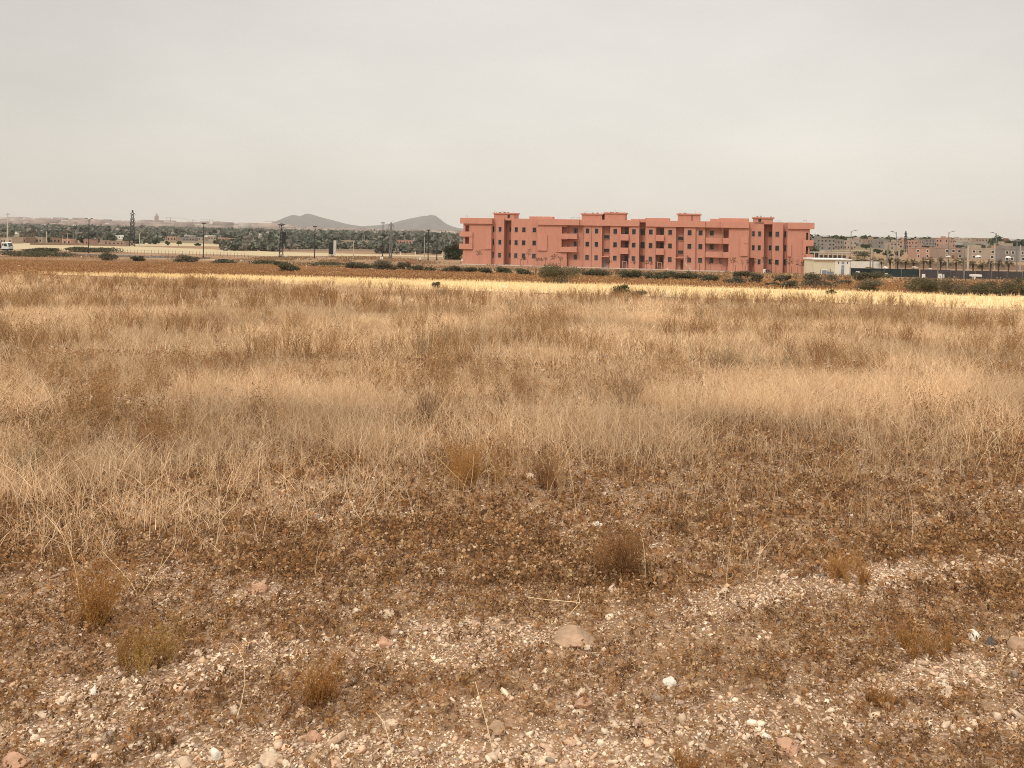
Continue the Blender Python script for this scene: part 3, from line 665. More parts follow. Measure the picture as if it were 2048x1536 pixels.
def cover():
    A_ = Acc()
    for y0, y1, dens, nst, nb, sz in ((2.2, 5.2, 1800, 4, 9, .8), (5.2, 9, 950, 3, 7, 1.05), (9, 14, 110, 3, 6, 1.7)):
        x, y = pts(y0, y1, dens); f = fbm(x, y, .55, 141, 3)
        stripe = fbm(x / 2.6 + y * .25, y, .42, 151, 3)
        q = np.clip(.42 + .58 * sst(.34, .60, f * .5 + stripe * .5), 0, 1) * (1 - .85 * track(x, y)); k = rng.random(len(x)) < q; x, y = x[k], y[k]; n = len(x); z = H(x, y) - .004
        hgt = rng.uniform(.022, .06, n) * (1 + .4 * (y > 4.2))
        c = pal(RUST, n, (4, 3, 3, 2), .2)
        for j in range(4):
            r_ = np.random.default_rng(500 + j); a = r_.uniform(0, 6.28, nst)
            V1, F1, C = ribbons(np.zeros((nst, 3)), a, r_.uniform(.6, 1.1, nst), r_.uniform(.2, .8, nst), np.full(nst, .035 * sz), 1, rg=r_)
            k2 = r_.integers(0, nst, nb); q_ = C[k2, 1] * r_.uniform(.35, 1.05, (nb, 1)) + r_.standard_normal((nb, 3)) * .09
            V3, F3 = flakes(q_, r_.uniform(.14, .32, nb) * sz ** .6, r_)
            tm = (np.concatenate([V1, V3]), np.concatenate([F1, F3 + len(V1)]), (len(V1), len(V3))); m_ = np.arange(n) % 4 == j
            place(A_, tm, x[m_], y[m_], z[m_], hgt[m_], c[m_], 1.0)
    tag(A_.build('ground_cover', M['dry']), 'low rust brown mat of tiny dead plants between the stones', kind='stuff')
cover()

# gravel: every stone a small angular body
ICO_V = []; 
_p = (1 + 5 ** .5) / 2
for a, b in ((-1, _p), (1, _p), (-1, -_p), (1, -_p)): ICO_V += [(a, b, 0), (0, a, b), (b, 0, a)]
ICO_V = np.array(ICO_V, float); ICO_V /= np.linalg.norm(ICO_V[0])
def hull_tris(V):
    F = []; n = len(V); e = min(np.linalg.norm(V[0] - V[i]) for i in range(1, n)) * 1.01
    for i in range(n):
        for j in range(i + 1, n):
            for k in range(j + 1, n):
                if all(np.linalg.norm(V[a] - V[b]) < e for a, b in ((i, j), (j, k), (i, k))):
                    f = (i, j, k); nn = np.cross(V[j] - V[i], V[k] - V[i])
                    F.append(f if nn @ V[i] > 0 else (i, k, j))
    return np.array(F)
ICO_F = hull_tris(ICO_V)
STONE = [(.66, .50, .36), (.74, .59, .44), (.54, .37, .255), (.80, .67, .52), (.48, .33, .24), (.34, .26, .20), (.66, .44, .29)]
OCT_V = np.array([(1, 0, 0), (0, 1, 0), (-1, 0, 0), (0, -1, 0), (0, 0, 1), (0, 0, -1)], float)
OCT_F = np.array([(0, 1, 4), (1, 2, 4), (2, 3, 4), (3, 0, 4), (1, 0, 5), (2, 1, 5), (3, 2, 5), (0, 3, 5)])
def gravel():
    A_ = Acc()
    for y0, y1, dens, r0, r1, TV, TF in ((2.2, 5.4, 6000, .0035, .0085, OCT_V, OCT_F), (2.2, 5.4, 850, .007, .013, ICO_V, ICO_F), (2.2, 5.4, 120, .012, .024, ICO_V, ICO_F),
                                         (5.4, 9.5, 2200, .005, .011, OCT_V, OCT_F), (5.4, 9.5, 160, .010, .022, ICO_V, ICO_F), (9.5, 15, 60, .012, .03, ICO_V, ICO_F)):
        x, y = pts(y0, y1, dens); f = fbm(x, y, .55, 141, 3); stripe = fbm(x / 2.6 + y * .25, y, .42, 151, 3); v = f * .5 + stripe * .5
        big = fbm(x, y, 1.6, 161, 2)
        q = np.clip(1.0 - .5 * sst(.34, .60, v), .16, 1) * (.45 + .55 * sst(.35, .65, big)) * .40 + .62 * track(x, y); k = rng.random(len(x)) < q; x, y = x[k], y[k]; n = len(x); nv = len(TV)
        r = r0 * (r1 / r0) ** (rng.random(n) ** 1.6); z = H(x, y)
        sc3 = np.stack([rng.uniform(.8, 1.6, n), rng.uniform(.65, 1.2, n), rng.uniform(.4, .85, n)], 1) * r[:, None]
        Vt = TV[None] * (1 + .34 * rng.uniform(-1, 1, (n, nv, 1))) + rng.uniform(-.22, .22, (n, nv, 3)); Vt = Vt * sc3[:, None]
        a = rng.uniform(0, 6.28, n); ca, sa = np.cos(a)[:, None], np.sin(a)[:, None]; tl = rng.normal(0, .35, n)[:, None]
        xx = Vt[..., 0] * ca - Vt[..., 1] * sa; yy = Vt[..., 0] * sa + Vt[..., 1] * ca; zz = Vt[..., 2] + xx * tl
        W_ = np.stack([xx + x[:, None], yy + y[:, None], zz + (z + r * .15)[:, None]], -1).reshape(-1, 3)
        F = (TF[None] + (np.arange(n) * nv)[:, None, None]).reshape(-1, 3)
        c = pal(STONE, n, (5, 4, 4.5, 1.3, 3, 1, 3), .16)
        A_.add(W_, F, np.repeat(c, nv, 0))
    tag(A_.build('gravel', M['stone']), 'pinkish cream gravel scattered over the bare soil', kind='stuff')
gravel()

# yellow stubble standing on the strip field, and the rusty scrub behind it
def strip_pts(near, far, dens, rg=rng):
    A = np.array([G(*p)[:2] for p in near]); B = np.array([G(*p)[:2] for p in far]); n_ = 400
    t = np.linspace(0, 1, len(A)); s = np.linspace(0, 1, n_)
    A = np.stack([np.interp(s, t, A[:, 0]), np.interp(s, t, A[:, 1])], 1); B = np.stack([np.interp(s, t, B[:, 0]), np.interp(s, t, B[:, 1])], 1)
    ar = np.abs((A[1:, 0] - A[:-1, 0]) * ((B[:, 1] - A[:, 1])[1:])); n = int(ar.sum() * dens); k = rg.choice(n_ - 1, n, p=ar / ar.sum())
    u = rg.random((n, 1)); v = rg.random((n, 1)); q = (A[k] * (1 - u) + A[k + 1] * u) * (1 - v) + (B[k] * (1 - u) + B[k + 1] * u) * v
    return q[:, 0], q[:, 1]
x, y = strip_pts(FIELD_NEAR, FIELD_FAR, 26); k = np.abs(x / y) < .7; x, y = x[k], y[k]; n = len(x)
V, F, _ = ribbons(np.stack([x, y, H(x, y)], 1), rng.uniform(0, 6.28, n), rng.uniform(.10, .26, n), rng.uniform(0, .5, n), np.full(n, .035), 1, taper=.4)
A_ = Acc(); A_.add(V, F, np.repeat(pal([(.82, .63, .37), (.86, .70, .45), (.72, .53, .30)], n, None, .12) * (.78 + .4 * fbm(x, y * 2, 5, 195, 3))[:, None], 4, 0)); tag(A_.build('stubble', M['dry']), 'cut yellow stalks covering the strip field', kind='stuff')
NEARB = [(-300, 546), (0, 551), (250, 549.5), (500, 553), (750, 558.5), (1000, 565), (1250, 571), (1500, 578), (1800, 586), (2048, 592), (2350, 600)]
FARB = [(-300, 511), (0, 513), (250, 519), (500, 526), (750, 541), (1000, 548), (1250, 556), (1500, 560), (1800, 566), (2048, 566), (2350, 570)]
x, y = strip_pts(NEARB, FARB, 16); n = len(x); hue = fbm(x, y, 12, 171, 3)[:, None]
c = pal([(.38, .205, .095), (.43, .25, .12), (.32, .17, .08), (.48, .32, .18)], n, (4, 3, 3, 1), .12) * (.8 + .4 * hue)
V, F, C_ = ribbons(np.stack([x, y, H(x, y)], 1), rng.uniform(0, 6.28, n), rng.uniform(.08, .30, n), rng.uniform(.1, .7, n), np.full(n, .05), 1, taper=.7)
A_ = Acc(); A_.add(V, F, np.repeat(c, 4, 0)); V, F = flakes(C_[:, 1], rng.uniform(.05, .13, n)); A_.add(V, F, np.repeat(c, 4, 0))
tag(A_.build('rusty_scrub', M['dry']), 'rust coloured low scrub behind the yellow stubble', kind='stuff')

# long bare stalks arching over everything
def stalks(y0, y1, dens, wd, L0, L1, name, label, frac=.15):
    A_ = Acc(); x, y = pts(y0, y1, dens); q = frac + (1 - frac) * sst(-1.5, 1.5, y - edge_y(x, y)); k = (rng.random(len(x)) < q) & (y < field_y(x, y)); x, y = x[k], y[k]; n = len(x)
    L = rng.uniform(L0, L1, n); ws = np.full(n, wd)
    V, F, C = ribbons(np.stack([x, y, H(x, y) - .01], 1), rng.uniform(0, 6.28, n), L, np.abs(rng.normal(.45, .3, n)), ws, 7, curl=.22, droop=.3, taper=.4)
    c = pal([(.74, .56, .34), (.68, .48, .27), (.60, .40, .21)], n, None, .12); A_.add(V, F, np.repeat(c, 16, 0))
    for lo in (2, 3, 5):
        k = rng.random(n) < .6; q = C[k, lo]; m_ = len(q)
        V, F, _ = ribbons(q, rng.uniform(0, 6.28, m_), L[k] * rng.uniform(.25, .5, m_), rng.uniform(.3, .8, m_), ws[k] * .7, 4, curl=.2, taper=.4); A_.add(V, F, np.repeat(c[k], 10, 0))
    tag(A_.build(name, M['dry'], smooth=False), label, kind='stuff')
stalks(3.2, 12, 6, .0036, .25, .7, 'bare_stalks', 'long pale branching stalks arching above the nearer grass')
stalks(12, 30, 2.6, .008, .35, .8, 'bare_stalks', 'long pale branching stalks in the middle of the field', .9)

# ------------------------------------------------------------------ single plants and stones of the foreground
def rock_mesh(name, seed, dims, sub=3, rough=.36, flat=0):
    import bmesh
    bm = bmesh.new(); bmesh.ops.create_icosphere(bm, subdivisions=sub, radius=1); r_ = random.Random(seed)
    cuts = [(Vector((r_.uniform(-1, 1), r_.uniform(-1, 1), r_.uniform(-.5, 1))).normalized(), r_.uniform(.55, .85)) for _ in range(9)]
    for v in bm.verts:
        p = v.co.copy()
        for nrm, dd in cuts:
            e = p.dot(nrm) - dd
            if e > 0: p -= nrm * e
        q = float(fbm(np.array([p.x * 2 + seed]), np.array([p.y * 2 + p.z * 1.7]), .9, 200 + seed % 20, 4)[0]) - .5
        p *= 1 + rough * q
        v.co = Vector((p.x * dims[0], p.y * dims[1], p.z * dims[2]))
    me = bpy.data.meshes.new(name); bm.to_mesh(me); bm.free(); return me
M['rock'] = mat('brown rock', (.42, .28, .185), .9, .45, 9, bump=.9)
M['rock_pale'] = mat('pale rock', (.62, .47, .34), .9, .3, 14, bump=.8)
M['rock_pink'] = mat('pink rock', (.50, .30, .20), .9, .35, 14, bump=.8)
M['rock_white'] = mat('white rock', (.78, .72, .62), .9, .2, 14, bump=.8)
M['rock_dark'] = mat('dark rock', (.15, .13, .12), .9, .3, 14, bump=.8)
RK = [  # photo x, y (base), width px, height px, material, label
 (1150, 1290, 88, 40, 'rock', 'large flat-topped brown rock, the biggest stone in the gravel', 3),
 (1229, 1187, 24, 26, 'rock_pale', 'upright orange-pink stone below the lone brown weed', 5),
 (880, 1153, 30, 20, 'rock_pale', 'smooth cream stone alone on dark ground cover', 8),
 (510, 1190, 42, 26, 'rock_pink', 'rough pinkish stone with a dark hollow beneath it', 11),
 (765, 1290, 40, 22, 'rock_pink', 'flat salmon stone lying in the middle gravel', 14),
 (775, 1232, 44, 16, 'rock_pale', 'long flat pale slab in the gravel', 15),
 (626, 1480, 34, 28, 'rock_pink', 'brown-pink stone below the ginger weed', 17),
 (778, 1452, 32, 26, 'rock_pale', 'pointed tan stone beside a bare stalk', 19),
 (990, 1462, 40, 36, 'rock', 'round rough brown stone at the foot of a bare stalk', 21),
 (1952, 1275, 28, 30, 'rock_white', 'white angular stone near a brown weed', 23),
 (1985, 1285, 22, 24, 'rock_dark', 'grey pointed stone next to the white angular one', 25),
 (2040, 1295, 40, 36, 'rock', 'grey-brown boulder cut off by the picture edge', 27),
 (1580, 1500, 56, 34, 'rock_pink', 'broad crumbly pink stone low in the gravel', 29),
 (1901, 1385, 42, 28, 'rock_pale', 'pale lumpy stone in the pebble streak', 31),
 (1893, 1362, 20, 20, 'rock_white', 'small whitish stone above the pale lumpy one', 33),
 (1535, 1470, 22, 16, 'rock_white', 'bright white pebble in bare gravel', 35),
 (186, 1392, 22, 20, 'rock_white', 'chalky white pebble nearest the pale gravel patch', 37),
 (80, 1440, 44, 16, 'rock_pale', 'flat cream slab at the pebble bank', 39),
 (25, 1545, 60, 40, 'rock_pink', 'big pink stone in the bottom corner', 41),
 (430, 1445, 30, 14, 'rock_pale', 'yellowish flat stone near a curved stalk', 43),
 (425, 1520, 30, 30, 'rock_white', 'stack-shaped white stone at the bottom edge', 45),
 (540, 1530, 44, 34, 'rock_pale', 'orange-cream stone at the bottom edge', 47),
 (362, 1538, 40, 26, 'rock_pale', 'rounded cream stone in the bottom pebbles', 49),
 (1190, 1050, 34, 14, 'rock_white', 'ragged chalk lump in the rusty ground cover', 51),
 (228, 1278, 18, 14, 'rock_dark', 'small slate grey stone beneath the left brown weed', 53),
 (1530, 822, 60, 18, 'rock_pale', 'pale limestone block half hidden in straw grass', 55),
 (1060, 955, 26, 14, 'rock_pale', 'cream stone at the edge of the grass', 57),
 (300, 1285, 30, 12, 'rock_dark', 'charred dark lump beside the ginger grass', 61),
 (330, 935, 46, 20, 'rock_dark', 'grey stone in shade under the leftmost brown weeds', 63),
 (515, 895, 30, 12, 'rock_pale', 'pale stone lying at the grass edge, left of the middle', 65),
 (985, 1512, 26, 20, 'rock_pale', 'oval tan stone at the bottom right of the round brown one', 67),
 (1165, 1412, 40, 26, 'rock_pink', 'long pink-brown stone below the largest rock', 69),
 (1340, 1370, 26, 24, 'rock_white', 'black and white stone right of centre', 71)]
for px, py, wp, hp, mm, lb, sd_ in RK:
    g = G(px, py); s = px_m(g[1]); wd = wp * s / 2; ht = hp * s
    big = wp > 70 and py < 700
    o = link('rock', rock_mesh('rock', sd_, (wd * 1.08, wd * .75, ht * .58), 4 if wp > 60 else 3), M[mm]); o.location = (g[0], g[1] + wd * .5, g[2] + ht * .16)
    o.rotation_euler = (0, 0, random.uniform(-.3, .3)); tag(o, lb, 'rock' if wp > 50 else 'stone')

def weed(px, py, wpx, hpx, cols, label, seed, name='dead_weed', cat='weed', dens=1.0, bits=420, w0=.009):
    g = G(px, py); s = px_m(g[1]); hh = hpx * s; r_ = np.random.default_rng(seed); A_ = Acc()
    n = max(3, int(6 * dens)); ang = r_.uniform(0, 6.28, n); rad = wpx * s * .36 * r_.random(n)
    for i in range(n):
        tm = weed_template(16, 120, bits, r_, w0 / max(hh, .05) * .35, .6, .009, .024)
        place(A_, tm, np.array([rad[i] * math.cos(ang[i])]), np.array([rad[i] * math.sin(ang[i])]), np.array([-.01]), np.array([hh * r_.uniform(.7, 1.05)]), pal(cols, 1, None, .12, r_), 1.1, rg=r_)
    o = A_.build(name, M['dry']); o.location = tuple(g); return tag(o, label, cat)
GING = [(.40, .20, .06), (.34, .16, .05), (.46, .25, .09)]
STR2 = [(.80, .60, .36), (.86, .68, .44)]
DBR = [(.28, .14, .06), (.22, .115, .05), (.33, .17, .07)]
weed(733, 655, 75, 32, STR2, 'pale domed tussock of fine straw in the brown patch', 31, 'grass_tussock', 'tussock', dens=2.2)
weed(1240, 1150, 140, 130, DBR, 'lone rounded brown weed with dark thin stems right of centre', 1, dens=1.4)
weed(640, 1405, 110, 105, GING, 'small ginger weed in the pebbles near the bottom', 2, dens=1.1)
weed(190, 1255, 110, 140, GING, 'spindly reddish-brown weed on the left gravel', 3, dens=1)
weed(290, 1340, 140, 110, [(.44, .27, .09), (.36, .19, .06)], 'sprawling ochre weed behind a charred lump', 4, dens=1.2)
weed(1090, 975, 90, 90, DBR, 'compact dark brown weed at the front edge of the grass', 5, dens=1)
weed(945, 970, 160, 110, GING, 'wide brown weed clump beside long bleached stalks', 6, dens=1.6)
weed(310, 930, 110, 110, DBR, 'dark stemmed weed over a grey stone', 7, dens=1)
weed(60, 975, 120, 90, [(.27, .20, .12), (.32, .23, .13)], 'grey-brown twiggy weed in straw at the left', 8, dens=1.3)
weed(1680, 1150, 150, 80, GING, 'low ginger weed above the pale pebble streak', 9, dens=1.2)
weed(1230, 815, 150, 100, [(.30, .185, .10), (.36, .22, .12)], 'dark-tipped weed standing out of the straw grass', 10, dens=1, bits=110, w0=.02)
weed(850, 845, 80, 85, [(.30, .18, .10)], 'thin dark branching weed in the middle of the grass', 12, dens=.5, bits=90, w0=.022)
weed(1440, 745, 120, 60, [(.27, .19, .11), (.32, .23, .13)], 'grey-green twiggy weed in the brown patch', 13, dens=1.6)
weed(1370, 1525, 90, 60, GING, 'tiny ginger weed at the bottom edge', 14, dens=.8)
weed(1750, 1400, 120, 50, [(.36, .17, .05), (.42, .22, .07)], 'flat russet weed in the right-hand gravel', 15, dens=.9)
weed(1860, 1300, 150, 70, GING, 'low brown weed spreading beside the white angular stone', 16, dens=1.1)
weed(330, 1500, 130, 45, DBR, 'flattened brown weed among bottom left pebbles', 17, dens=.8)

def stalk(pxs, label, wd=.0036):
    """a single dead stalk through photo points, the first is its root; it stands in a plane across the view"""
    g = G(*pxs[0]); Y = g[1]; p = [P(a, b, Y + .02 * i) for i, (a, b) in enumerate(pxs)]; p[0] = g; mb = MB()
    o0 = Vector(p[0]); q = [Vector(a) - o0 for a in p]
    for i in range(len(q) - 1): mb.bar(q[i], q[i + 1], wd * (1 - .12 * i) / 2, wd * (1 - .12 * (i + 1)) / 2, 5)
    return mb, o0
M['straw_solid'] = mat('bleached straw', (.78, .60, .36), .8, .15, 12)
for lines, lb in (([[(468, 1450), (482, 1410), (490, 1365), (488, 1325), (477, 1297), (466, 1287)]], 'single curved bleached stalk in the left gravel'),
                  ([[(786, 1522), (778, 1480), (768, 1445), (752, 1425)]], 'short straight bleached stalk near the pointed tan stone'),
                  ([[(988, 1500), (975, 1455), (962, 1405), (950, 1362)]], 'straight bleached stalk over the round brown stone'),
                  ([[(280, 1200), (300, 1165), (318, 1140), (328, 1110)], [(280, 1200), (262, 1160), (240, 1135), (205, 1098)], [(318, 1140), (345, 1100), (350, 1080)]], 'tall forked bleached stalk above the reddish-brown weed'),
                  ([[(940, 984), (925, 965), (890, 930), (865, 905)], [(940, 984), (945, 950), (948, 910)], [(940, 984), (900, 982), (850, 972)], [(896, 1030), (905, 1000), (910, 970)], [(896, 1030), (920, 1010), (948, 985)]], 'bunch of forked bleached stalks lying by the wide brown weed'),
                  ([[(724, 1060), (722, 1038), (705, 1015), (696, 990)], [(722, 1038), (740, 1010), (762, 985)]], 'forked bleached stalk left of the centre'),
                  ([[(1130, 1235), (1160, 1205), (1157, 1190), (1162, 1175)], [(1160, 1205), (1100, 1203), (1060, 1198)]], 'fallen bleached twig above the largest rock'),
                  ([[(430, 1100), (440, 1040), (436, 985), (430, 940)], [(440, 1040), (470, 1010), (500, 960)]], 'thin bleached stalk rising from the left grass edge')):
    mbs = MB(); root = None
    for ln in lines:
        mb, o0 = stalk(ln, lb)
        if root is None: root = o0
        k = len(mbs.v); dx = P(ln[0][0], ln[0][1], root.y)
        off = Vector(dx) - root if ln is not lines[0] else Vector((0, 0, 0))
        mbs.v += [tuple(Vector(v) + off) for v in mb.v]; mbs.f += [tuple(k + i for i in f) for f in mb.f]
    o = mbs.build('dead_stalk', M['straw_solid']); o.location = root; tag(o, lb, 'stalk')

# thin dry tufts over the dusty ground beyond
x, y = strip_pts([(-300, 511), (0, 513), (250, 519), (500, 526), (750, 541), (1000, 548), (1250, 556), (1500, 560), (1800, 566), (2048, 566), (2350, 570)], [(-300, 505), (0, 508), (250, 513), (500, 515), (750, 514), (930, 527), (1250, 541), (1500, 548), (1800, 553), (2048, 558), (2350, 561)], 2.2); n = len(x); q = rng.random(n) < sst(.40, .62, fbm(x, y / 1.6, 7, 181, 3)); x, y = x[q], y[q]; n = len(x)
c = pal([(.33, .20, .10), (.40, .28, .16), (.20, .15, .085), (.28, .15, .08)], n, (3, 2, 2, 2), .15)
A_ = Acc(); V, F, C_ = ribbons(np.stack([x, y, H(x, y)], 1), rng.uniform(0, 6.28, n), rng.uniform(.1, .45, n), rng.uniform(.1, .7, n), np.full(n, .10), 1, taper=.7); A_.add(V, F, np.repeat(c, 4, 0)); V, F = flakes(C_[:, 1], rng.uniform(.1, .3, n)); A_.add(V, F, np.repeat(c, 4, 0))
tag(A_.build('dry_tufts', M['dry']), 'sparse brown tufts on the dusty ground in front of the salmon block', kind='stuff')
# ================================================================== FAR TREES AND SINGLE TREES
def acc_flakes(A_, c, size, cols, var=.25, rg=rng):
    V, F = np_fl(c, size, rg); t = pal(cols, len(c), None, var, rg); A_.add(V, F, np.repeat(t, 4, 0))
def np_fl(c, size, rg):
    n = len(c); a = rg.standard_normal((n, 3)); a /= np.linalg.norm(a, axis=1)[:, None]
    b = rg.standard_normal((n, 3)); b -= (b * a).sum(1)[:, None] * a; b /= np.linalg.norm(b, axis=1)[:, None]
    s = np.broadcast_to(np.asarray(size, float), (n,))[:, None]; a = a * s * .5; b = b * s * .36
    return np.stack([c - a - b, c + a - b, c + a + b, c - a + b], 1).reshape(-1, 3), np.arange(4 * n).reshape(n, 4)
def crown_pts(n, rx, ry, rz, rg, lobes=9, low=-.4):
    """points in an uneven crown made of several leaf clumps"""
    k = lobes; th = rg.uniform(0, 6.28, k); rr = rg.uniform(.25, .75, k); zz = rg.uniform(low, .6, k)
    C = np.stack([rr * np.cos(th), rr * np.sin(th), zz], 1); C[0] = (0, 0, .3); s = rg.uniform(.28, .5, k)
    i = rg.integers(0, k, n); d = rg.standard_normal((n, 3)); d /= np.linalg.norm(d, axis=1)[:, None]
    p = C[i] + d * (rg.random((n, 1)) ** .45) * s[i][:, None]
    return p * np.array((rx, ry, rz))
GREEN = [(.045, .06, .025), (.06, .075, .035), (.035, .05, .022), (.075, .08, .04)]
OLIVE = [(.105, .105, .058), (.13, .12, .07), (.085, .085, .048), (.16, .13, .08)]
GREYB = [(.17, .14, .095), (.21, .17, .115), (.135, .115, .075), (.12, .115, .07)]
def bush(px, py, wp, hp, cols, label, seed, group='shrubs between the fields and the salmon block', cat='shrub', name='shrub', dens=1.0):
    g = G(px, py); s = px_m(g[1]); W_, Hh = wp * s, hp * s * 1.35; rg = np.random.default_rng(900 + seed); root = empty(name, tuple(g), 0, label, cat, group)
    asp = W_ / max(Hh, .1); n = int(min(5200, 900 + 45 * wp) * dens); A_ = Acc()
    q = crown_pts(n, W_ * .62, W_ * .42, Hh * .62, rg, lobes=int(7 + asp * 2), low=-.35); q[:, 2] = np.abs(q[:, 2] + Hh * .38)
    fs = max(1.5 * s, .035); acc_flakes(A_, q, rg.uniform(.6, 1.5, n) * fs, cols, .3, rg)
    A_.build('foliage', M['leaf'], root)
    B_2 = Acc(); m_ = int(18 + wp * .8); az = rg.uniform(0, 6.28, m_)
    off = np.stack([rg.uniform(-.3, .3, m_) * W_, rg.uniform(-.15, .15, m_) * W_, np.zeros(m_)], 1)
    V, F, _ = ribbons(off, az, rg.uniform(.6, 1.12, m_) * Hh, rg.uniform(.05, .75, m_), np.full(m_, .35 * s + .008), 3, curl=.1, rg=rg)
    B_2.add(V, F, np.array((.12, .085, .055))); B_2.build('stems', M['dry'], root)
    return root
BU = [
 (82, 503, 66, 6, OLIVE, 'low dark scrub strip beyond the asphalt road, first from the truck'), (182, 504, 92, 8, OLIVE, 'long dark scrub mound behind the road by the first lamp post'),
 (216, 521, 32, 14, GREYB, 'brown leafless shrub on the near road verge'), (277, 523, 28, 9, OLIVE, 'small dark shrub right of the brown leafless verge shrub'),
 (70, 513, 120, 9, OLIVE, 'green verge thicket in front of the white truck'), (371, 525, 44, 12, GREYB, 'grey rounded shrub left of the second lamp post'),
 (446, 528, 46, 8, OLIVE, 'flat dark shrub between second lamp post and lattice mast'), (531, 530, 56, 8, OLIVE, 'flat dark shrub below the lattice mast'),
 (577, 546, 44, 18, OLIVE, 'dark rounded shrub standing alone on the rusty scrub'), (652, 534, 66, 8, OLIVE, 'low long shrub below the billboard'),
 (722, 539, 56, 12, OLIVE, 'dense green shrub right of the billboard track'), (771, 542, 48, 18, GREYB, 'tall brownish shrub below the small pylon'),
 (808, 539, 30, 11, OLIVE, 'round shrub right of the tall brownish one'), (833, 543, 30, 11, OLIVE, 'dark shrub beside a white lump'),
 (858, 544, 24, 8, OLIVE, 'small shrub under the tall black lamp post'), (893, 545, 22, 8, OLIVE, 'small green shrub left of the salmon block'),
 (914, 546, 30, 12, GREYB, 'greyish shrub at the left foot of the salmon block'), (943, 547, 28, 10, OLIVE, 'low shrub under the left balconies'),
 (970, 549, 32, 11, OLIVE, 'low dark shrub under the left blank wall'), (1012, 549, 38, 13, OLIVE, 'dark shrub with a white rag caught in it'),
 (1050, 552, 38, 12, OLIVE, 'low shrub just left of the huge shrub'), (1112, 568, 86, 33, OLIVE, 'huge round grey-green shrub at the far edge of the stubble'),
 (1186, 555, 62, 14, OLIVE, 'flat-topped olive shrub right of the huge one'), (1261, 560, 56, 16, OLIVE, 'rounded olive shrub below the third pair of balconies'),
 (1318, 562, 58, 17, OLIVE, 'dense olive shrub with a peaked top'), (1364, 562, 44, 15, OLIVE, 'olive shrub below the second entrance'),
 (1392, 560, 34, 12, GREYB, 'greyish shrub under the leaning plank'), (1420, 566, 46, 13, OLIVE, 'low shrub below the angled balconies'),
 (1471, 571, 40, 15, GREYB, 'grey-brown shrub below the tall blank wall'), (1484, 557, 34, 13, OLIVE, 'round green shrub close to the dark doorway'),
 (1512, 568, 30, 18, GREYB, 'dark brown bushy shrub below the doorway'), (1565, 566, 34, 13, GREYB, 'brown twiggy shrub below the last windows'),
 (1546, 574, 26, 8, OLIVE, 'tiny green shrub beside the brown twiggy one'), (1581, 578, 36, 14, OLIVE, 'green shrub touching the yellow stubble'),
 (1634, 577, 66, 26, GREYB, 'large grey shrub in front of the substation'), (1686, 571, 30, 10, GREYB, 'small dry brown shrub below the substation door'),
 (1741, 563, 68, 16, OLIVE, 'broad green shrub between the two white boards'), (1736, 584, 56, 20, GREYB, 'grey shrub in front of the broad green one'),
 (1842, 588, 96, 32, OLIVE, 'big green thicket below the first palms'), (1908, 591, 60, 32, GREYB, 'grey-brown thicket joined to the green one'),
 (1962, 592, 60, 26, OLIVE, 'green thicket below the white table'), (2014, 593, 62, 32, OLIVE, 'rounded thicket in front of the last lamp posts'), (2052, 593, 30, 22, OLIVE, 'dark thicket cut by the picture edge'),
 (1241, 593, 40, 21, GREEN, 'round green shrub rising from the weeds at the stubble edge'), (1274, 597, 30, 14, GREYB, 'grey twiggy shrub beside the green one at the stubble edge'),
 (872, 579, 16, 12, GREYB, 'tiny dark shrub standing in the stubble edge'), (1664, 590, 20, 8, OLIVE, 'tiny green shrub at the far right of the stubble edge'),
 (560, 533, 30, 8, OLIVE, 'small dark shrub beside the dirt track')]
for i, b in enumerate(BU): bush(*b, i)
def tree(px, py, wp, hp, cols, label, seed, group, trunk=.18, lobes=10, n=1800):
    g = G(px, py); s = px_m(g[1]); W_, Hh = wp * s, hp * s; rg = np.random.default_rng(1900 + seed); root = empty('tree', tuple(g), 0, label, 'tree', group)
    A_ = Acc(); ch = Hh * (1 - trunk); q = crown_pts(n, W_ * .56, W_ * .5, ch * .62, rg, lobes, -.6); q[:, 2] += Hh * trunk + ch * .5; q[:, 2] = np.maximum(q[:, 2], .1)
    acc_flakes(A_, q, rg.uniform(.6, 1.5, n) * max(1.6 * s, .2), cols, .3, rg); A_.build('crown', M['leaf'], root)
    tr = MB(); tr.bar((0, 0, -.2), (W_ * .03, 0, Hh * (trunk + .25)), .028 * Hh + .05, .014 * Hh + .03, 7)
    for k in range(4):
        a = rg.uniform(0, 6.28); tr.bar((W_ * .02, 0, Hh * (trunk + .1)), (math.cos(a) * W_ * .3, math.sin(a) * W_ * .3, Hh * (trunk + .45)), .012 * Hh + .02, .006 * Hh + .01, 5)
    tr.build('trunk', M['bark'], root); return root
tree(906, 519, 36, 30, GREEN, 'dense round dark green tree half hidden behind the left balconies', 1, None, .05, 14, 4200)
TG = 'trees among the houses of the right-hand town'
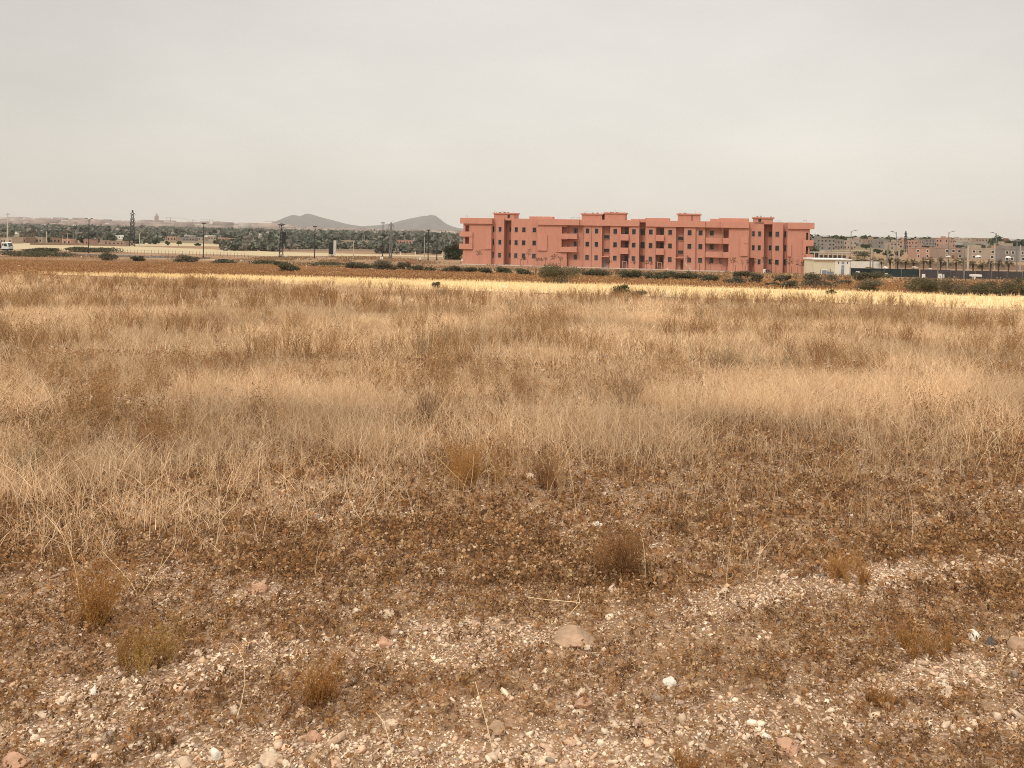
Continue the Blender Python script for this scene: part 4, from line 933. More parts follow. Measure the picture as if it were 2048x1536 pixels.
for i, t_ in enumerate([(1733, 499, 22, 11, 'dark tree between grey houses above the palms'), (1755, 508, 16, 10, 'round dark tree left of the leaning pole'), (1994, 497, 24, 27, 'tall broad dark tree breaking the town skyline'),
     (2043, 499, 20, 22, 'dark tree on the skyline by the last lamp head'), (1865, 515, 24, 18, 'bushy tree left of the pink villa'), (1932, 517, 15, 24, 'tall narrow tree between pink and grey villas'), (1851, 499, 14, 8, 'small flat-crowned tree in front of the grey block'),
     (1917, 497, 18, 6, 'spreading low tree over the pink villa roof'), (1800, 513, 26, 13, 'bushy tree on the olive bank, right of the grey posts'), (1724, 515, 44, 12, 'broad olive thicket tree behind the white wall'), (1778, 514, 26, 13, 'olive tree behind the tallest pole'), (1822, 512, 22, 12, 'olive tree below the right pylon'), (1966, 497, 22, 8, 'pale green tree over the grey villa roof')]):
    tree(t_[0], t_[1], t_[2], t_[3], OLIVE if i in (8, 9, 10, 12) else GREEN, t_[4], 10 + i, TG, .12, 8, 700)
TL = 'bigger trees of the left-hand plain'
for i, t_ in enumerate([(95, 486, 16, 12, 'tree by the first concrete pole on the left'), (160, 489, 12, 14, 'dark slim tree left of the first lamp post'), (334, 492, 10, 10, 'umbrella-shaped tree on the small pale plot'), (357, 492, 9, 9, 'second tree on the small pale plot'),
     (310, 490, 12, 11, 'cypress-like tree near the large pylon'), (705, 478, 12, 12, 'dark rounded tree behind the billboard'), (834, 478, 14, 10, 'round dark tree below the second hill'), (812, 505, 30, 12, 'broad green tree behind the white markers'), (862, 480, 20, 12, 'round tree behind the tall black lamp post'), (395, 492, 12, 6, 'low round tree left of the second lamp post')]):
    tree(t_[0], t_[1], t_[2], t_[3], GREEN if i not in (2, 3) else OLIVE, t_[4], 40 + i, TL, .2, 7, 500)

# ================================================================== HOUSES
HX = []
def house(px, py, wp, hp, m_, label, rows=1, cols=3, cat='house', group=None, roof=None, depth=7, name='house', yaw=None, door=True, frames=False):
    g = G(px, py); s = px_m(g[1]); W_, Hh = wp * s, hp * s; rg = random.Random(px * 7 + py); yaw = rg.uniform(-.12, .12) if yaw is None else yaw
    root = empty(name, (g[0], g[1], g[2] - .2), yaw, label, cat, group); HX.append((px - wp / 2, px + wp / 2, g[1]))
    b = MB().box(-W_ / 2, W_ / 2, 0, depth, -.6, Hh + .2)
    if rg.random() < .6 and Hh > 3: q = W_ * rg.uniform(.2, .35); x0 = rg.uniform(-W_ / 2, W_ / 2 - q); b.box(x0, x0 + q, 1.5, 5, Hh + .2, Hh + 1.6)
    b.build('wall', M[m_], root)
    p = MB(); t = .22
    p.box(-W_ / 2 - .08, W_ / 2 + .08, -.08, t, Hh + .2, Hh + .55).box(-W_ / 2 - .08, -W_ / 2 + t, t, depth, Hh + .2, Hh + .55).box(W_ / 2 - t, W_ / 2 + .08, t, depth, Hh + .2, Hh + .55)
    p.build('parapet', M[roof or m_], root)
    if rows and cols:
        fh = Hh / rows; ww = min(1.1, W_ / cols * .4); wh = min(1.3, fh * .42); w0 = None
        for r in range(rows):
            for c in range(cols):
                if rg.random() < .12 and rows * cols > 3: continue
                x = -W_ / 2 + W_ * (c + .5) / cols + rg.uniform(-.2, .2); z = .2 + fh * (r + .5)
                if door and r == 0 and c == cols // 2: MB().box(x - .5, x + .5, -.03, .05, .1, min(2.1, fh * .75)).build('door', M['rust' if rg.random() < .5 else 'bluegrey'], root); continue
                k = MB().box(x - ww / 2, x + ww / 2, -.03, .05, z - wh / 2, z + wh / 2)
                wo = k.build('window', M['glass'], root)
                if frames: MB().box(x - ww / 2 - .15, x + ww / 2 + .15, -.02, .04, z - wh / 2 - .15, z + wh / 2 + .15).build('surround', M['offwhite'], wo)
    return root
RT = 'flat-roofed houses of the right-hand town'
for a in [(1652, 500, 38, 22, 'greyhouse', 'large blank grey block house at the start of the town', 3, 5), (1674, 499, 26, 19, 'greyhouse', 'grey house with dark open bays beside the blank block', 2, 4), (1700, 499, 24, 17, 'tanhouse', 'tan house behind the curved street lamp', 2, 4),
          (1720, 491, 26, 12, 'tanhouse', 'long tan terrace on the skyline, left of the dark tree', 2, 5), (1746, 492, 22, 13, 'pinkwall', 'brownish house on the skyline above the round tree', 2, 4), (1764, 497, 18, 15, 'greyhouse', 'grey house left of the second curved lamp', 2, 3),
          (1774, 491, 12, 11, 'greyhouse', 'small dark house top on the skyline', 1, 2), (1790, 500, 20, 15, 'tanhouse', 'tan house behind the second curved street lamp', 2, 3), (1808, 497, 20, 16, 'pinkwall2', 'pink house behind the right pylon', 2, 3), (1826, 497, 18, 15, 'pinkwall2', 'salmon house right of the pylon', 2, 3),
          (1840, 496, 14, 15, 'pinkwall', 'pink house with tall windows beside the grey block', 2, 3), (1857, 496, 26, 17, 'greyhouse', 'plain grey block behind a flat-crowned tree', 3, 4), (1884, 495, 24, 18, 'pinkwall2', 'pink building with two rows of dark windows', 2, 4), (1902, 495, 13, 16, 'pinkwall2', 'lighter pink wing with two rows of windows', 2, 3),
          (1922, 488, 24, 12, 'tanhouse', 'tan house on the skyline right of the pink wing', 2, 3), (1944, 488, 20, 12, 'pinkwall', 'pink-brown house top in the skyline centre', 2, 3), (1966, 491, 30, 14, 'pinkwall', 'brownish terrace left of the tall dark tree', 2, 5), (2012, 492, 16, 12, 'rust', 'rust red house right of the tall dark tree', 2, 2),
          (2012, 500, 26, 12, 'tanhouse', 'cream house with a porch below the skyline', 1, 4), (2040, 503, 30, 9, 'greyhouse', 'low grey house at the right picture edge', 1, 3)]:
    house(a[0], a[1], a[2], a[3], a[4], a[5], a[6], a[7], group=RT)
for a in [(1846, 517, 28, 20, 'pinkwall2', 'small pink villa behind the third white board', 2, 3), (1900, 517, 50, 20, 'pinkwall', 'pink villa with white framed windows behind the palms', 2, 4), (1966, 519, 50, 21, 'tanhouse', 'grey-beige villa with three square windows', 2, 4), (1997, 517, 13, 19, 'pinkwall2', 'narrow pink villa with a white framed window', 1, 1), (2030, 524, 42, 25, 'greyhouse', 'large grey villa with tall dark openings at the edge', 2, 4)]:
    house(a[0], a[1], a[2], a[3], a[4], a[5], a[6], a[7], cat='villa', name='villa', group='villas behind the palm row', frames=True, yaw=0)
LT = 'scattered houses of the left-hand plain'
for a in [(12, 487, 24, 10, 'tanhouse', 'tan walled yard house behind the truck', 1, 4), (40, 486, 24, 10, 'mud', 'earth-coloured house right of the truck', 1, 4), (70, 486, 26, 10, 'tanhouse', 'beige house left of the first concrete pole', 1, 4), (110, 486, 24, 9, 'mud', 'brown house right of the first concrete pole', 1, 3),
          (133, 489, 17, 9, 'pinkwall2', 'pink house left of the first lamp post', 1, 2), (170, 489, 15, 8, 'pinkwall2', 'pink house just behind the first lamp post', 1, 2), (224, 490, 50, 7, 'pinkwall', 'long pink house below the white villas', 1, 6),
          (31, 468, 22, 4, 'white', 'white barn roof shining above the truck', 0, 0), (208, 476, 9, 5, 'white', 'leftmost of three white villas by the large pylon', 1, 2), (227, 476.5, 12, 5.5, 'white', 'middle one of three white villas by the large pylon', 1, 2), (244, 478, 14, 7, 'white', 'white villa nearest the large pylon', 1, 3),
          (138, 452, 10, 5, 'white', 'white domed hall far off in the wood', 0, 0), (148, 453, 6, 3, 'white', 'small white shed beside the domed hall', 0, 0), (301, 478, 12, 6, 'offwhite', 'pale house right of the large pylon', 1, 2), (327, 480, 13, 5, 'tanhouse', 'low beige house before the second lamp post', 1, 2), (343, 482, 17, 8, 'pinkwall2', 'salmon house by the slim trees', 1, 3),
          (371, 482, 36, 6, 'greyhouse', 'long grey farmhouse left of the second lamp post', 1, 6), (399, 481, 20, 6, 'tanhouse', 'beige house directly left of the second lamp post', 1, 3), (424, 480, 18, 7, 'tanhouse', 'beige house directly right of the second lamp post', 1, 3), (443, 483, 14, 7, 'pinkwall2', 'pink and white farmhouse', 1, 2), (463, 483, 18, 6, 'pinkwall2', 'pink farmhouse right of the pink and white one', 1, 3),
          (490, 482.5, 6, 2.5, 'white', 'tiny white shed in the trees', 0, 0), (514, 484, 28, 4, 'white', 'long white greenhouse roof left of the lattice mast', 0, 0), (590, 484, 7, 5, 'white', 'small white house right of the lattice mast', 1, 1), (629, 489, 22, 6, 'white', 'long white hall behind the third lamp post', 1, 4), (649, 488, 16, 5, 'offwhite', 'white hall touching the billboard', 1, 3),
          (698, 492, 36, 10, 'tanhouse', 'beige farm building right of the billboard', 1, 6), (728, 492, 14, 10, 'tanhouse', 'beige gabled building with tall openings', 1, 2), (748, 492, 20, 9, 'greyhouse', 'grey-beige building left of the small pylon', 1, 4), (811, 488, 38, 7, 'pinkwall2', 'long pink house below the second hill', 1, 6), (756, 470, 14, 3, 'white', 'white roof under the saddle of the hills', 0, 0), (824, 499, 16, 4, 'greyhouse', 'low shed with a grey roof by the green trees', 1, 2),
          (907, 472, 26, 9, 'greyhouse', 'hazy apartment row left of the salmon block', 2, 6), (877, 471, 24, 6, 'greyhouse', 'hazy grey apartment row below the second hill', 2, 5)]:
    house(a[0], a[1], a[2], a[3], a[4], a[5], a[6], a[7], group=LT, door=False)

# distant town on the rise and the wood before it: masses nobody could count
def far_town():
    rg = np.random.default_rng(77); V = []; F = []; T = []; n = 0
    def bx(x, y, z, w_, d, h, c):
        nonlocal n
        p = np.array([(x + a * w_ / 2, y + b * d, z + e * h) for e in (0, 1) for a, b in ((-1, 0), (1, 0), (1, 1), (-1, 1))])
        V.append(p); F.append(np.array([(3, 2, 1, 0), (4, 5, 6, 7), (0, 1, 5, 4), (1, 2, 6, 5), (2, 3, 7, 6), (3, 0, 4, 7)]) + n); T.append(np.tile(c, (8, 1))); n += 8
    P_ = np.array([(.33, .24, .21), (.30, .24, .215), (.38, .29, .25), (.27, .205, .185), (.46, .40, .35)])
    for k in range(2600):
        u = rg.uniform(-.68, -.26); y = rg.uniform(2300, 4300); x = u * y; z = float(H(x, y, False)); bx(x, y, z - 4, rg.uniform(14, 60), rg.uniform(10, 20), rg.uniform(9, 17) * (1 + .5 * (rg.random() < .08)), P_[rg.integers(5)] * rg.uniform(.75, 1.15))
    for k in range(900):
        u = rg.uniform(-.28, -.02); y = rg.uniform(1700, 3600); x = u * y; z = float(H(x, y, False)); bx(x, y, z - 4, rg.uniform(10, 45), rg.uniform(10, 20), rg.uniform(7, 15), P_[rg.integers(5)] * rg.uniform(.7, 1.1))
    for k in range(150):
        u = rg.uniform(-.62, -.03); y = rg.uniform(650, 1700); x = u * y; z = float(H(x, y, False)); bx(x, y, z - .5, rg.uniform(6, 15), 7, rg.uniform(3, 6), (P_[rg.integers(5)] if rg.random() < .7 else np.array((.62, .58, .52))) * rg.uniform(.6, 1.0))
    for k in range(150):
        u = rg.uniform(.34, .75); y = rg.uniform(540, 680); x = u * y; z = float(H(x, y, False)); bx(x, y, z - 2, rg.uniform(7, 16), 8, rg.uniform(2.5, 5.0), np.array((.27, .235, .20)) * rg.uniform(.6, 1.2))
    tag(np_mesh('distant_town', np.concatenate(V), np.concatenate(F), M['far'], None, np.concatenate(T)), 'hazy pinkish town spread along the horizon', kind='stuff')
M['far'] = tint_mat('far building', var=.15, scale=.02)
far_town()
def belt(name, u0, u1, y0, y1, n, rmin, rmax, cols, label, seed, fl=34, clump=60, skip=True):
    rg = np.random.default_rng(seed); A_ = Acc(); y = np.sqrt(rg.uniform(y0 * y0, y1 * y1, n)); u = rg.uniform(u0, u1, n); x = u * y
    keep = (fbm(x, y, clump, seed, 3) > .40)
    for a, b, Y in (HX if skip else []):
        pc = PX0 + FPX * u; keep &= ~((pc > a - 1) & (pc < b + 1) & (y < Y + 6) & (y > Y - 900))
    x, y = x[keep], y[keep]; m_ = len(x); z = H(x, y, False); r = rg.uniform(rmin, rmax, m_); hh = r * rg.uniform(1.3, 2.1, m_)
    c = np.repeat(np.stack([x, y, z + hh * .5], 1), fl, 0); d = rg.standard_normal((m_ * fl, 3)); d /= np.linalg.norm(d, axis=1)[:, None]
    d *= (rg.random((m_ * fl, 1)) ** .35); R_ = np.repeat(r, fl); HHh = np.repeat(hh, fl)
    q = c + d * np.stack([R_, R_, HHh * .5], 1); q[:, 2] = np.maximum(q[:, 2], np.repeat(z, fl) + .2)
    V, F = np_fl(q, R_ * rg.uniform(.45, .9, len(R_)), rg); t = np.repeat(pal(cols, m_, None, .25, rg), fl * 4, 0) * rg.uniform(.75, 1.25, (len(V) // 4, 1)).repeat(4, 0); A_.add(V, F, t)
    tag(A_.build(name, M['leaf']), label, kind='stuff')
WOOD = [(.13, .14, .11), (.165, .168, .135), (.11, .12, .095), (.22, .20, .165)]  # leaf colours lightened and greyed, with some distance haze painted in
belt('woods', -.66, -.02, 395, 760, 900, 1.8, 3.6, WOOD, 'scattered dark trees among the farms of the left-hand plain', 401)
belt('woods', -.66, -.02, 700, 1900, 4200, 3, 5.5, WOOD, 'long dark belt of trees in front of the far town', 402, 26, 160)
belt('woods', -.34, -.03, 292, 420, 800, 1.0, 1.9, WOOD, 'green thicket behind the pale field at the left of the salmon block', 403, 34, 60, False)
belt('woods', -.30, -.13, 400, 470, 420, 1.5, 3.0, WOOD, 'dark hedge of trees behind the pale field', 406)
belt('woods', .34, .66, 330, 470, 480, 1.2, 2.6, WOOD[:1] + OLIVE, 'olive thickets around the villas', 404)
belt('woods', .33, .66, 470, 700, 620, 1.6, 3.2, GREEN, 'trees scattered through the right-hand town', 405)

# ================================================================== PALMS
M['palm'] = tint_mat('palm leaf', transl=.1)
PG = 'young palms in a row behind the dark fence'
def palm(px, py, wp, hp, label, seed):
    g = G(px, py); s = px_m(g[1]); Hh = hp * s; W_ = wp * s; rg = np.random.default_rng(seed); root = empty('palm_tree', tuple(g), 0, label, 'palm', PG)
    th = Hh * .6; t = MB().bar((0, 0, -.2), (0, 0, th * .55), .17, .16, 9).bar((0, 0, th * .55), (0, 0, th), .16, .30, 9).bar((0, 0, th), (0, 0, th + .35), .30, .1, 9); t.build('trunk', M['palmtrunk'], root)
    A_ = Acc(); n = 34
    for k in range(n):
        az = rg.uniform(0, 6.28); el = rg.uniform(-.5, 1.35); L = W_ * .62 * rg.uniform(.85, 1.15); m_ = 9; tt = np.linspace(0, 1, m_)
        r = L * tt * math.cos(el) ; z = th + .2 + L * (tt * math.sin(el) - .55 * tt ** 2 * max(.25, math.cos(el)))
        C = np.stack([r * math.cos(az), r * math.sin(az), z], 1)
        for j in range(3, m_):
            for sd_ in (-1, 1):
                base = C[j][None].repeat(3, 0) + rg.normal(0, .03, (3, 3)); V, F, _ = ribbons(base, np.full(3, az + sd_ * rg.uniform(.5, 1.1)), np.full(3, L * .42 * (1.1 - tt[j] * .5)), np.full(3, .85), np.full(3, .07), 1, droop=.6, rg=rg)
                V = V - np.array((0, 0, .12)); A_.add(V, F, np.array((.055, .075, .028)) * rg.uniform(.7, 1.3))
    A_.build('crown', M['palm'], root)
for i, (a, b, c_) in enumerate([(1702, 537, 'palm peeping from behind the substation'), (1716, 538, 'first full palm right of the substation'), (1731, 538, 'palm left of the pair of grey posts'), (1749, 538.5, 'palm directly right of the pair of grey posts'), (1762, 539, 'palm just left of the tallest pole'), (1780, 540, 'palm right of the tallest pole, thinner crown'), (1795, 541, 'palm left of the second curved lamp post'), (1811, 541, 'palm below the right pylon'),
      (1827, 541, 'palm above the left end of the grey netting'), (1847, 540, 'palm before the small pink villa'), (1860, 539, 'palm with a leaning stake beside it'), (1881, 540, 'palm left of the dish-topped post'), (1893, 541, 'palm hidden partly behind the dish-topped post'), (1912, 544, 'largest palm, in front of the pink villa'), (1927, 541, 'palm behind a tall double pole'), (1946, 545, 'palm before the left edge of the grey-beige villa'), (1964, 545, 'dry yellowing palm before the grey-beige villa'), (1981, 545, 'palm below the right end of the grey-beige villa'), (1997, 544, 'half-dead palm trunk left of the white dome'), (2017, 545, 'rightmost palm, above a white box')]):
    palm(a, b, 17 + (3 if i == 13 else 0), (27 if i % 4 else 24) + (3 if i == 13 else 0), c_, 70 + i)

# ================================================================== LAMP POSTS, PYLONS, POLES
def at_base(px, py): return G(px, py)
def lamp_post(px, pyb, pyt, label, style='double', dark=True, group=None, Y=None):
    g = G(px, pyb) if Y is None else P(px, pyb, Y); s = px_m(g[1]); Hh = (pyb - pyt) * s; m_ = M['darkmetal' if dark else 'greymetal']
    root = empty('street_lamp', tuple(g), 0, label, 'street lamp', group)
    MB().bar((0, 0, -.3), (0, 0, Hh - .15), .14, .09, 8).build('pole', m_, root)
    MB().bar((0, 0, -.1), (0, 0, .35), .22, .2, 8).build('base', m_, root)
    if style == 'double':
        for sg in (-1, 1):
            a = MB().bar((0, 0, Hh - .55), (sg * .75, 0, Hh), .05, .04, 6).build('arm', m_, root)
            MB().box(sg * .75 - .3, sg * .75 + .3, -.14, .14, Hh - .04, Hh + .1).build('lamp_head', m_, a)
    elif style == 'top':
        MB().box(-.5, .5, -.25, .25, Hh - .25, Hh + .02).build('lamp_head', m_, root)
    else:
        sg = 1 if style == 'right' else -1; a = MB(); pr = (0, 0, Hh - .8)
        a.bar((0, 0, Hh - .8), (sg * .35, 0, Hh - .25), .06, .05, 6).bar((sg * .35, 0, Hh - .25), (sg * 1.3, 0, Hh), .05, .04, 6); ao = a.build('arm', m_, root)
        MB().box(sg * 1.2 - .4, sg * 1.2 + .5, -.15, .15, Hh - .02, Hh + .12).build('lamp_head', m_, ao)
    return root
LG = 'black street lamps along the left road'
lamp_post(177, 506.5, 437, 'black double-armed street lamp nearest the truck', 'double', True, LG)
lamp_post(406.5, 515.5, 445.5, 'black street lamp between the large pylon and the lattice mast', 'top', True, LG)
lamp_post(629, 518, 452.5, 'black street lamp just left of the billboard', 'top', True, LG)
lamp_post(765, 513, 445, 'thin street lamp on the saddle between the hills', 'top', True, LG)
lamp_post(856, 520.5, 459.5, 'thick black street lamp in front of the second hill', 'top', True, LG)
lamp_post(873.5, 520, 465, 'thin grey street lamp beside the round dark tree', 'top', True, LG)
RL = 'grey street lamps of the right-hand road'
lamp_post(1701, 533, 460.5, 'curved grey street lamp above the substation', 'right', False, RL); lamp_post(1791.5, 537, 463, 'curved grey street lamp with its head to the left, by the pylon', 'left', False, RL)
lamp_post(1896.5, 537, 462.5, 'curved grey street lamp above the pink building', 'right', False, RL); lamp_post(1991.5, 537, 465, 'curved street lamp in front of the tall dark tree', 'left', False, RL)
lamp_post(1663, 519, 471.5, 'small distant street lamp above the grey houses', 'left', False, RL); lamp_post(1740, 549, 485, 'flat-headed lamp, left one of the pair of posts', 'top', False, RL); lamp_post(2033, 558, 480, 'flat-headed lamp post at the right edge', 'top', False, RL)
def pole(px, pyb, pyt, label, r=.11, m_='pale_conc', group='plain poles', lean=0, bar=False):
    g = G(px, pyb); s = px_m(g[1]); Hh = (pyb - pyt) * s
    root = empty('utility_pole', tuple(g), 0, label, 'pole', group); MB().bar((0, 0, -.3), (lean, 0, Hh), r * 1.2, r * .8, 8).build('shaft', M[m_], root)
    if bar: MB().box(lean - .9, lean + .9, -.05, .05, Hh - .6, Hh - .48).build('crossbar', M['greymetal'], root); MB().bar((lean, 0, Hh), (lean, 0, Hh + .6), .04, .02, 5).build('insulator', M['greymetal'], root)
for a in [(14.5, 489, 426, 'pale concrete pole with a dark top behind the truck', .22, 'pale_conc', True), (93, 490, 463, 'short pale concrete pole right of the truck', .2, 'pale_conc', False), (125.5, 489, 470, 'thin pale pole between the houses', .1, 'pale_conc', False), (135, 490, 466, 'thin pale pole by the pink house', .1, 'pale_conc', False), (146, 489, 467, 'thin grey pole left of the first lamp post', .12, 'concrete', False),
          (279, 494, 467, 'short pale pole right of the large pylon', .16, 'pale_conc', False), (706.5, 519, 482, 'thin pale pole right of the billboard', .1, 'pale_conc', False), (725.5, 497, 470, 'left one of two pale posts by the gabled building', .14, 'pale_conc', False), (728, 497, 469, 'right one of two pale posts by the gabled building', .14, 'pale_conc', False), (741, 497, 481, 'thin pale post left of the small pylon', .1, 'pale_conc', False), (848.5, 520, 474, 'thin grey pole left of the thick black lamp', .1, 'concrete', True), (866.5, 498, 473, 'white pole right of the thick black lamp', .12, 'white', False),
          (801.5, 510, 503, 'first white marker post on the field bank', .1, 'white', False), (830.5, 511.5, 503, 'second white marker post on the field bank', .12, 'white', False), (885.5, 511, 504, 'thin white marker post by the shed', .08, 'white', False),
          (1745.5, 548, 500, 'plain grey post, right one of the pair before the netting', .11, 'greymetal', False), (1771.5, 541, 489, 'thick leaning grey pole among the palms', .2, 'greymetal', False), (1797.5, 541, 501, 'short thick pale pole right of the second curved lamp', .17, 'pale_conc', False),
          (1875.5, 557, 505, 'grey post beside the two white boards', .09, 'greymetal', False), (1894, 543, 512, 'pale post carrying a small dish', .12, 'pale_conc', False), (1928, 558, 496, 'tall thin grey post in front of the netting', .1, 'greymetal', False), (1935.5, 545, 491, 'thick pale pole left of the grey-beige villa', .2, 'pale_conc', False), (1938.5, 517, 489, 'thin pole behind the thick pale one', .1, 'concrete', False),
          (1979, 548, 517, 'thin pole before the grey-beige villa', .09, 'greymetal', False), (1989, 540, 488, 'thick pale pole right of the grey-beige villa', .16, 'pale_conc', False), (2003, 540, 510, 'thin pole left of the white dome', .09, 'greymetal', False), (2040, 545, 490, 'pole at the right picture edge', .14, 'concrete', False),
          (1629.5, 505, 467, 'grey electricity pole with cross arms beside the right balconies', .18, 'greymetal', True), (1699.5, 556, 534, 'thin fence-high post at the substation corner', .05, 'greymetal', False), (1623, 551, 515, 'thin post between the block and the substation', .06, 'greymetal', False)]:
    pole(a[0], a[1], a[2], a[3], a[4], a[5], bar=a[6], lean=.6 if 'leaning' in a[3] else 0)
def pylon(px, pyb, pyt, wb, label, arms, name='pylon', m_='greymetal', cat='pylon'):
    g = G(px, pyb); s = px_m(g[1]); Hh = (pyb - pyt) * s; b = wb * s / 2; root = empty(name, tuple(g), .35, label, cat); m_ = M[m_]; tpr = lambda z: b * (1 - z / Hh) ** .8 * .85 + b * .13
    r = .06 + Hh * .004; lt = MB(); N_ = 9; zs = [Hh * (i / N_) ** .9 for i in range(N_ + 1)]
    cs = ((-1, -1), (1, -1), (1, 1), (-1, 1))
    for cx, cy in cs:
        leg = MB()
        for i in range(N_): leg.bar((cx * tpr(zs[i]), cy * tpr(zs[i]), zs[i]), (cx * tpr(zs[i + 1]), cy * tpr(zs[i + 1]), zs[i + 1]), r, r, 4)
        leg.build('leg', m_, root)
    for i in range(N_):
        for k in range(4):
            a_, c_ = cs[k], cs[(k + 1) % 4]; t0, t1 = tpr(zs[i]), tpr(zs[i + 1])
            lt.bar((a_[0] * t0, a_[1] * t0, zs[i]), (c_[0] * t1, c_[1] * t1, zs[i + 1]), r * .6, r * .6, 4).bar((c_[0] * t0, c_[1] * t0, zs[i]), (a_[0] * t1, a_[1] * t1, zs[i + 1]), r * .6, r * .6, 4)
    lt.build('lattice', m_, root)
    for f, wd in arms:
        z = Hh * f; w_ = wd * s / 2; a = MB()
        for sg in (-1, 1): a.bar((0, 0, z + .5), (sg * w_, 0, z), r, r * .6, 4).bar((0, 0, z - .35), (sg * w_, 0, z), r, r * .6, 4)
        ao = a.build('cross_arm', m_, root); ins = MB()
        for sg in (-1, 1): ins.bar((sg * w_, 0, z), (sg * w_, 0, z - .9), .07, .07, 5)
        ins.build('insulators', m_, ao)
    return root
pylon(264, 493, 420, 11, 'tall lattice pylon with four pairs of arms on the left plain', ((.9, 9), (.76, 8), (.66, 8)), m_='darkmetal')
pylon(781, 518, 444, 5, 'slim lattice pylon in front of the second hill', ((.92, 9), (.79, 10), (.67, 9)), m_='greymetal')
pylon(1811, 505, 462, 5, 'dark pylon on the right skyline', ((.9, 6), (.75, 8), (.62, 7)), m_='darkmetal')
lm = pylon(562, 516, 449, 8, 'dark lattice mast with a flat top and a transformer cage', ((.99, 9),), 'lattice_mast', 'darkmetal', 'mast')
s = px_m(lm.location.y); MB().box(.3, 1.1, -.4, .4, 28 * s, 52 * s).build('transformer', M['darkmetal'], lm); MB().box(-.9, .9, -.3, .3, 66 * s, 67.5 * s).build('platform', M['darkmetal'], lm)
# minaret and tower cranes on the far horizon
def minaret():
    Y = 3900; g = P(313, 447, Y); s = px_m(Y); z0 = -10; root = empty('minaret', (g[0], Y, g[2] - 12), .2, 'square pinkish minaret on the far skyline', 'minaret'); h = 17 * s + 12; w_ = 3.3 * s
    MB().box(-w_, w_, -w_, w_, 0, h - 3 * s).build('tower', M['pinkwall'], root); MB().box(-w_ * 1.04, w_ * 1.04, -w_ * 1.04, w_ * 1.04, h - 3 * s, h - 2.3 * s).build('parapet', M['pinkwall'], root)
    MB().box(-w_ * .5, w_ * .5, -w_ * .5, w_ * .5, h - 2.3 * s, h + 1.4 * s).build('lantern', M['pinkwall'], root); MB().sphere((0, 0, h + 1.4 * s), w_ * .5, 1.1, 10, 5, True).bar((0, 0, h + 1.8 * s), (0, 0, h + 3.4 * s), .5, .2, 5).build('dome', M['pinkwall'], root)
    for z in (.3, .5, .68): MB().box(-w_ * .2, w_ * .2, -w_ - .3, -w_ + .2, h * z, h * z + 5).build('window', M['glass'], root)
minaret()
def crane(px, pyt, x0, x1, label, Y=3600):
    s = px_m(Y); g = P(px, 447 + (px - 300) * .017, Y); root = empty('tower_crane', (g[0], Y, g[2] - 8), 0, label, 'crane', 'tower cranes on the far skyline'); h = P(px, pyt, Y)[2] - g[2] + 8
    MB().bar((0, 0, 0), (0, 0, h + 2), .9, .9, 4).build('mast', M['rust'], root); MB().box((x0 - px) * s, (x1 - px) * s, -.6, .6, h - .7, h + .5).build('jib', M['rust'], root)
    cw = x0 if abs(x0 - px) < abs(x1 - px) else x1; MB().box((cw - px) * s - 1.5, (cw - px) * s + 1.5, -1, 1, h - 4, h - .8).build('counterweight', M['concrete'], root)
crane(340.5, 435.7, 332.5, 372, 'tower crane closest to the minaret'); crane(385.5, 440, 371, 390, 'lower tower crane, second from the minaret'); crane(419.5, 439.8, 401, 425, 'third tower crane from the minaret'); crane(434.5, 442.5, 426, 440, 'tiny tower crane, fourth from the minaret')
crane(544.5, 442.5, 528, 552, 'tower crane left of the notched hill')

# ================================================================== SUBSTATION, SHELTER, FENCES, SIGNS
def box_obj(name, m_, parent, *b): return MB().box(*b).build(name, M[m_], parent)
gA = G(1628, 551.5); gB = G(1701, 552); Ysub = gA[1]
s = px_m(Ysub); sx = lambda p: (p - 1628) * s
sub = empty('substation', (P(1628, 551, Ysub)[0], Ysub, gA[2]), 0, 'low cream transformer hut with a flat roof and blue-grey door', 'hut')
Hs = 32.2 * s
box_obj('wall', 'cream', sub, 0, sx(1670), .12, 5, -.4, Hs); box_obj('wall', 'offwhite', sub, sx(1670) + .003, sx(1700.5), 0, 5, -.4, Hs)
box_obj('roof', 'white', sub, -.18, sx(1703), -.22, 5.2, Hs + .004, Hs + .2)
hz_ = lambda p: (551 - p) * s
d_ = box_obj('door', 'bluegrey', sub, sx(1682.6), sx(1688), -.05, .02, 0, hz_(529)); box_obj('handle', 'white', d_, sx(1685), sx(1685.6), -.08, -.05, hz_(537), hz_(533)); box_obj('transom', 'bluegrey', sub, sx(1683), sx(1688), -.04, .02, hz_(526.5), hz_(522))
box_obj('vent', 'darkmetal', sub, sx(1676), sx(1677.8), -.03, .02, hz_(526), hz_(522)); box_obj('vent', 'darkmetal', sub, sx(1693.5), sx(1695.2), -.03, .02, hz_(526), hz_(522)); box_obj('door_leaf', 'bluegrey', sub, sx(1680.6), sx(1682), -.3, -.24, 0, hz_(538.5))
w_ = box_obj('window', 'white', sub, sx(1642.5), sx(1654), .05, .14, hz_(548.5), hz_(538)); box_obj('shutter', 'bluegrey', w_, sx(1644), sx(1653), .02, .05, hz_(547.5), hz_(539.5))
cb = empty('cabinet', (P(1661, 551, Ysub - .8)[0], Ysub - .8, gA[2]), 0, 'grey electrical cabinet standing against the cream hut', 'cabinet'); box_obj('body', 'bluegrey', cb, -5.3 * s, 5.3 * s, -.25, .3, 0, 8.5 * s); box_obj('lid', 'greymetal', cb, -5.6 * s, 5.6 * s, -.3, .35, 8.5 * s + .003, 9.2 * s)
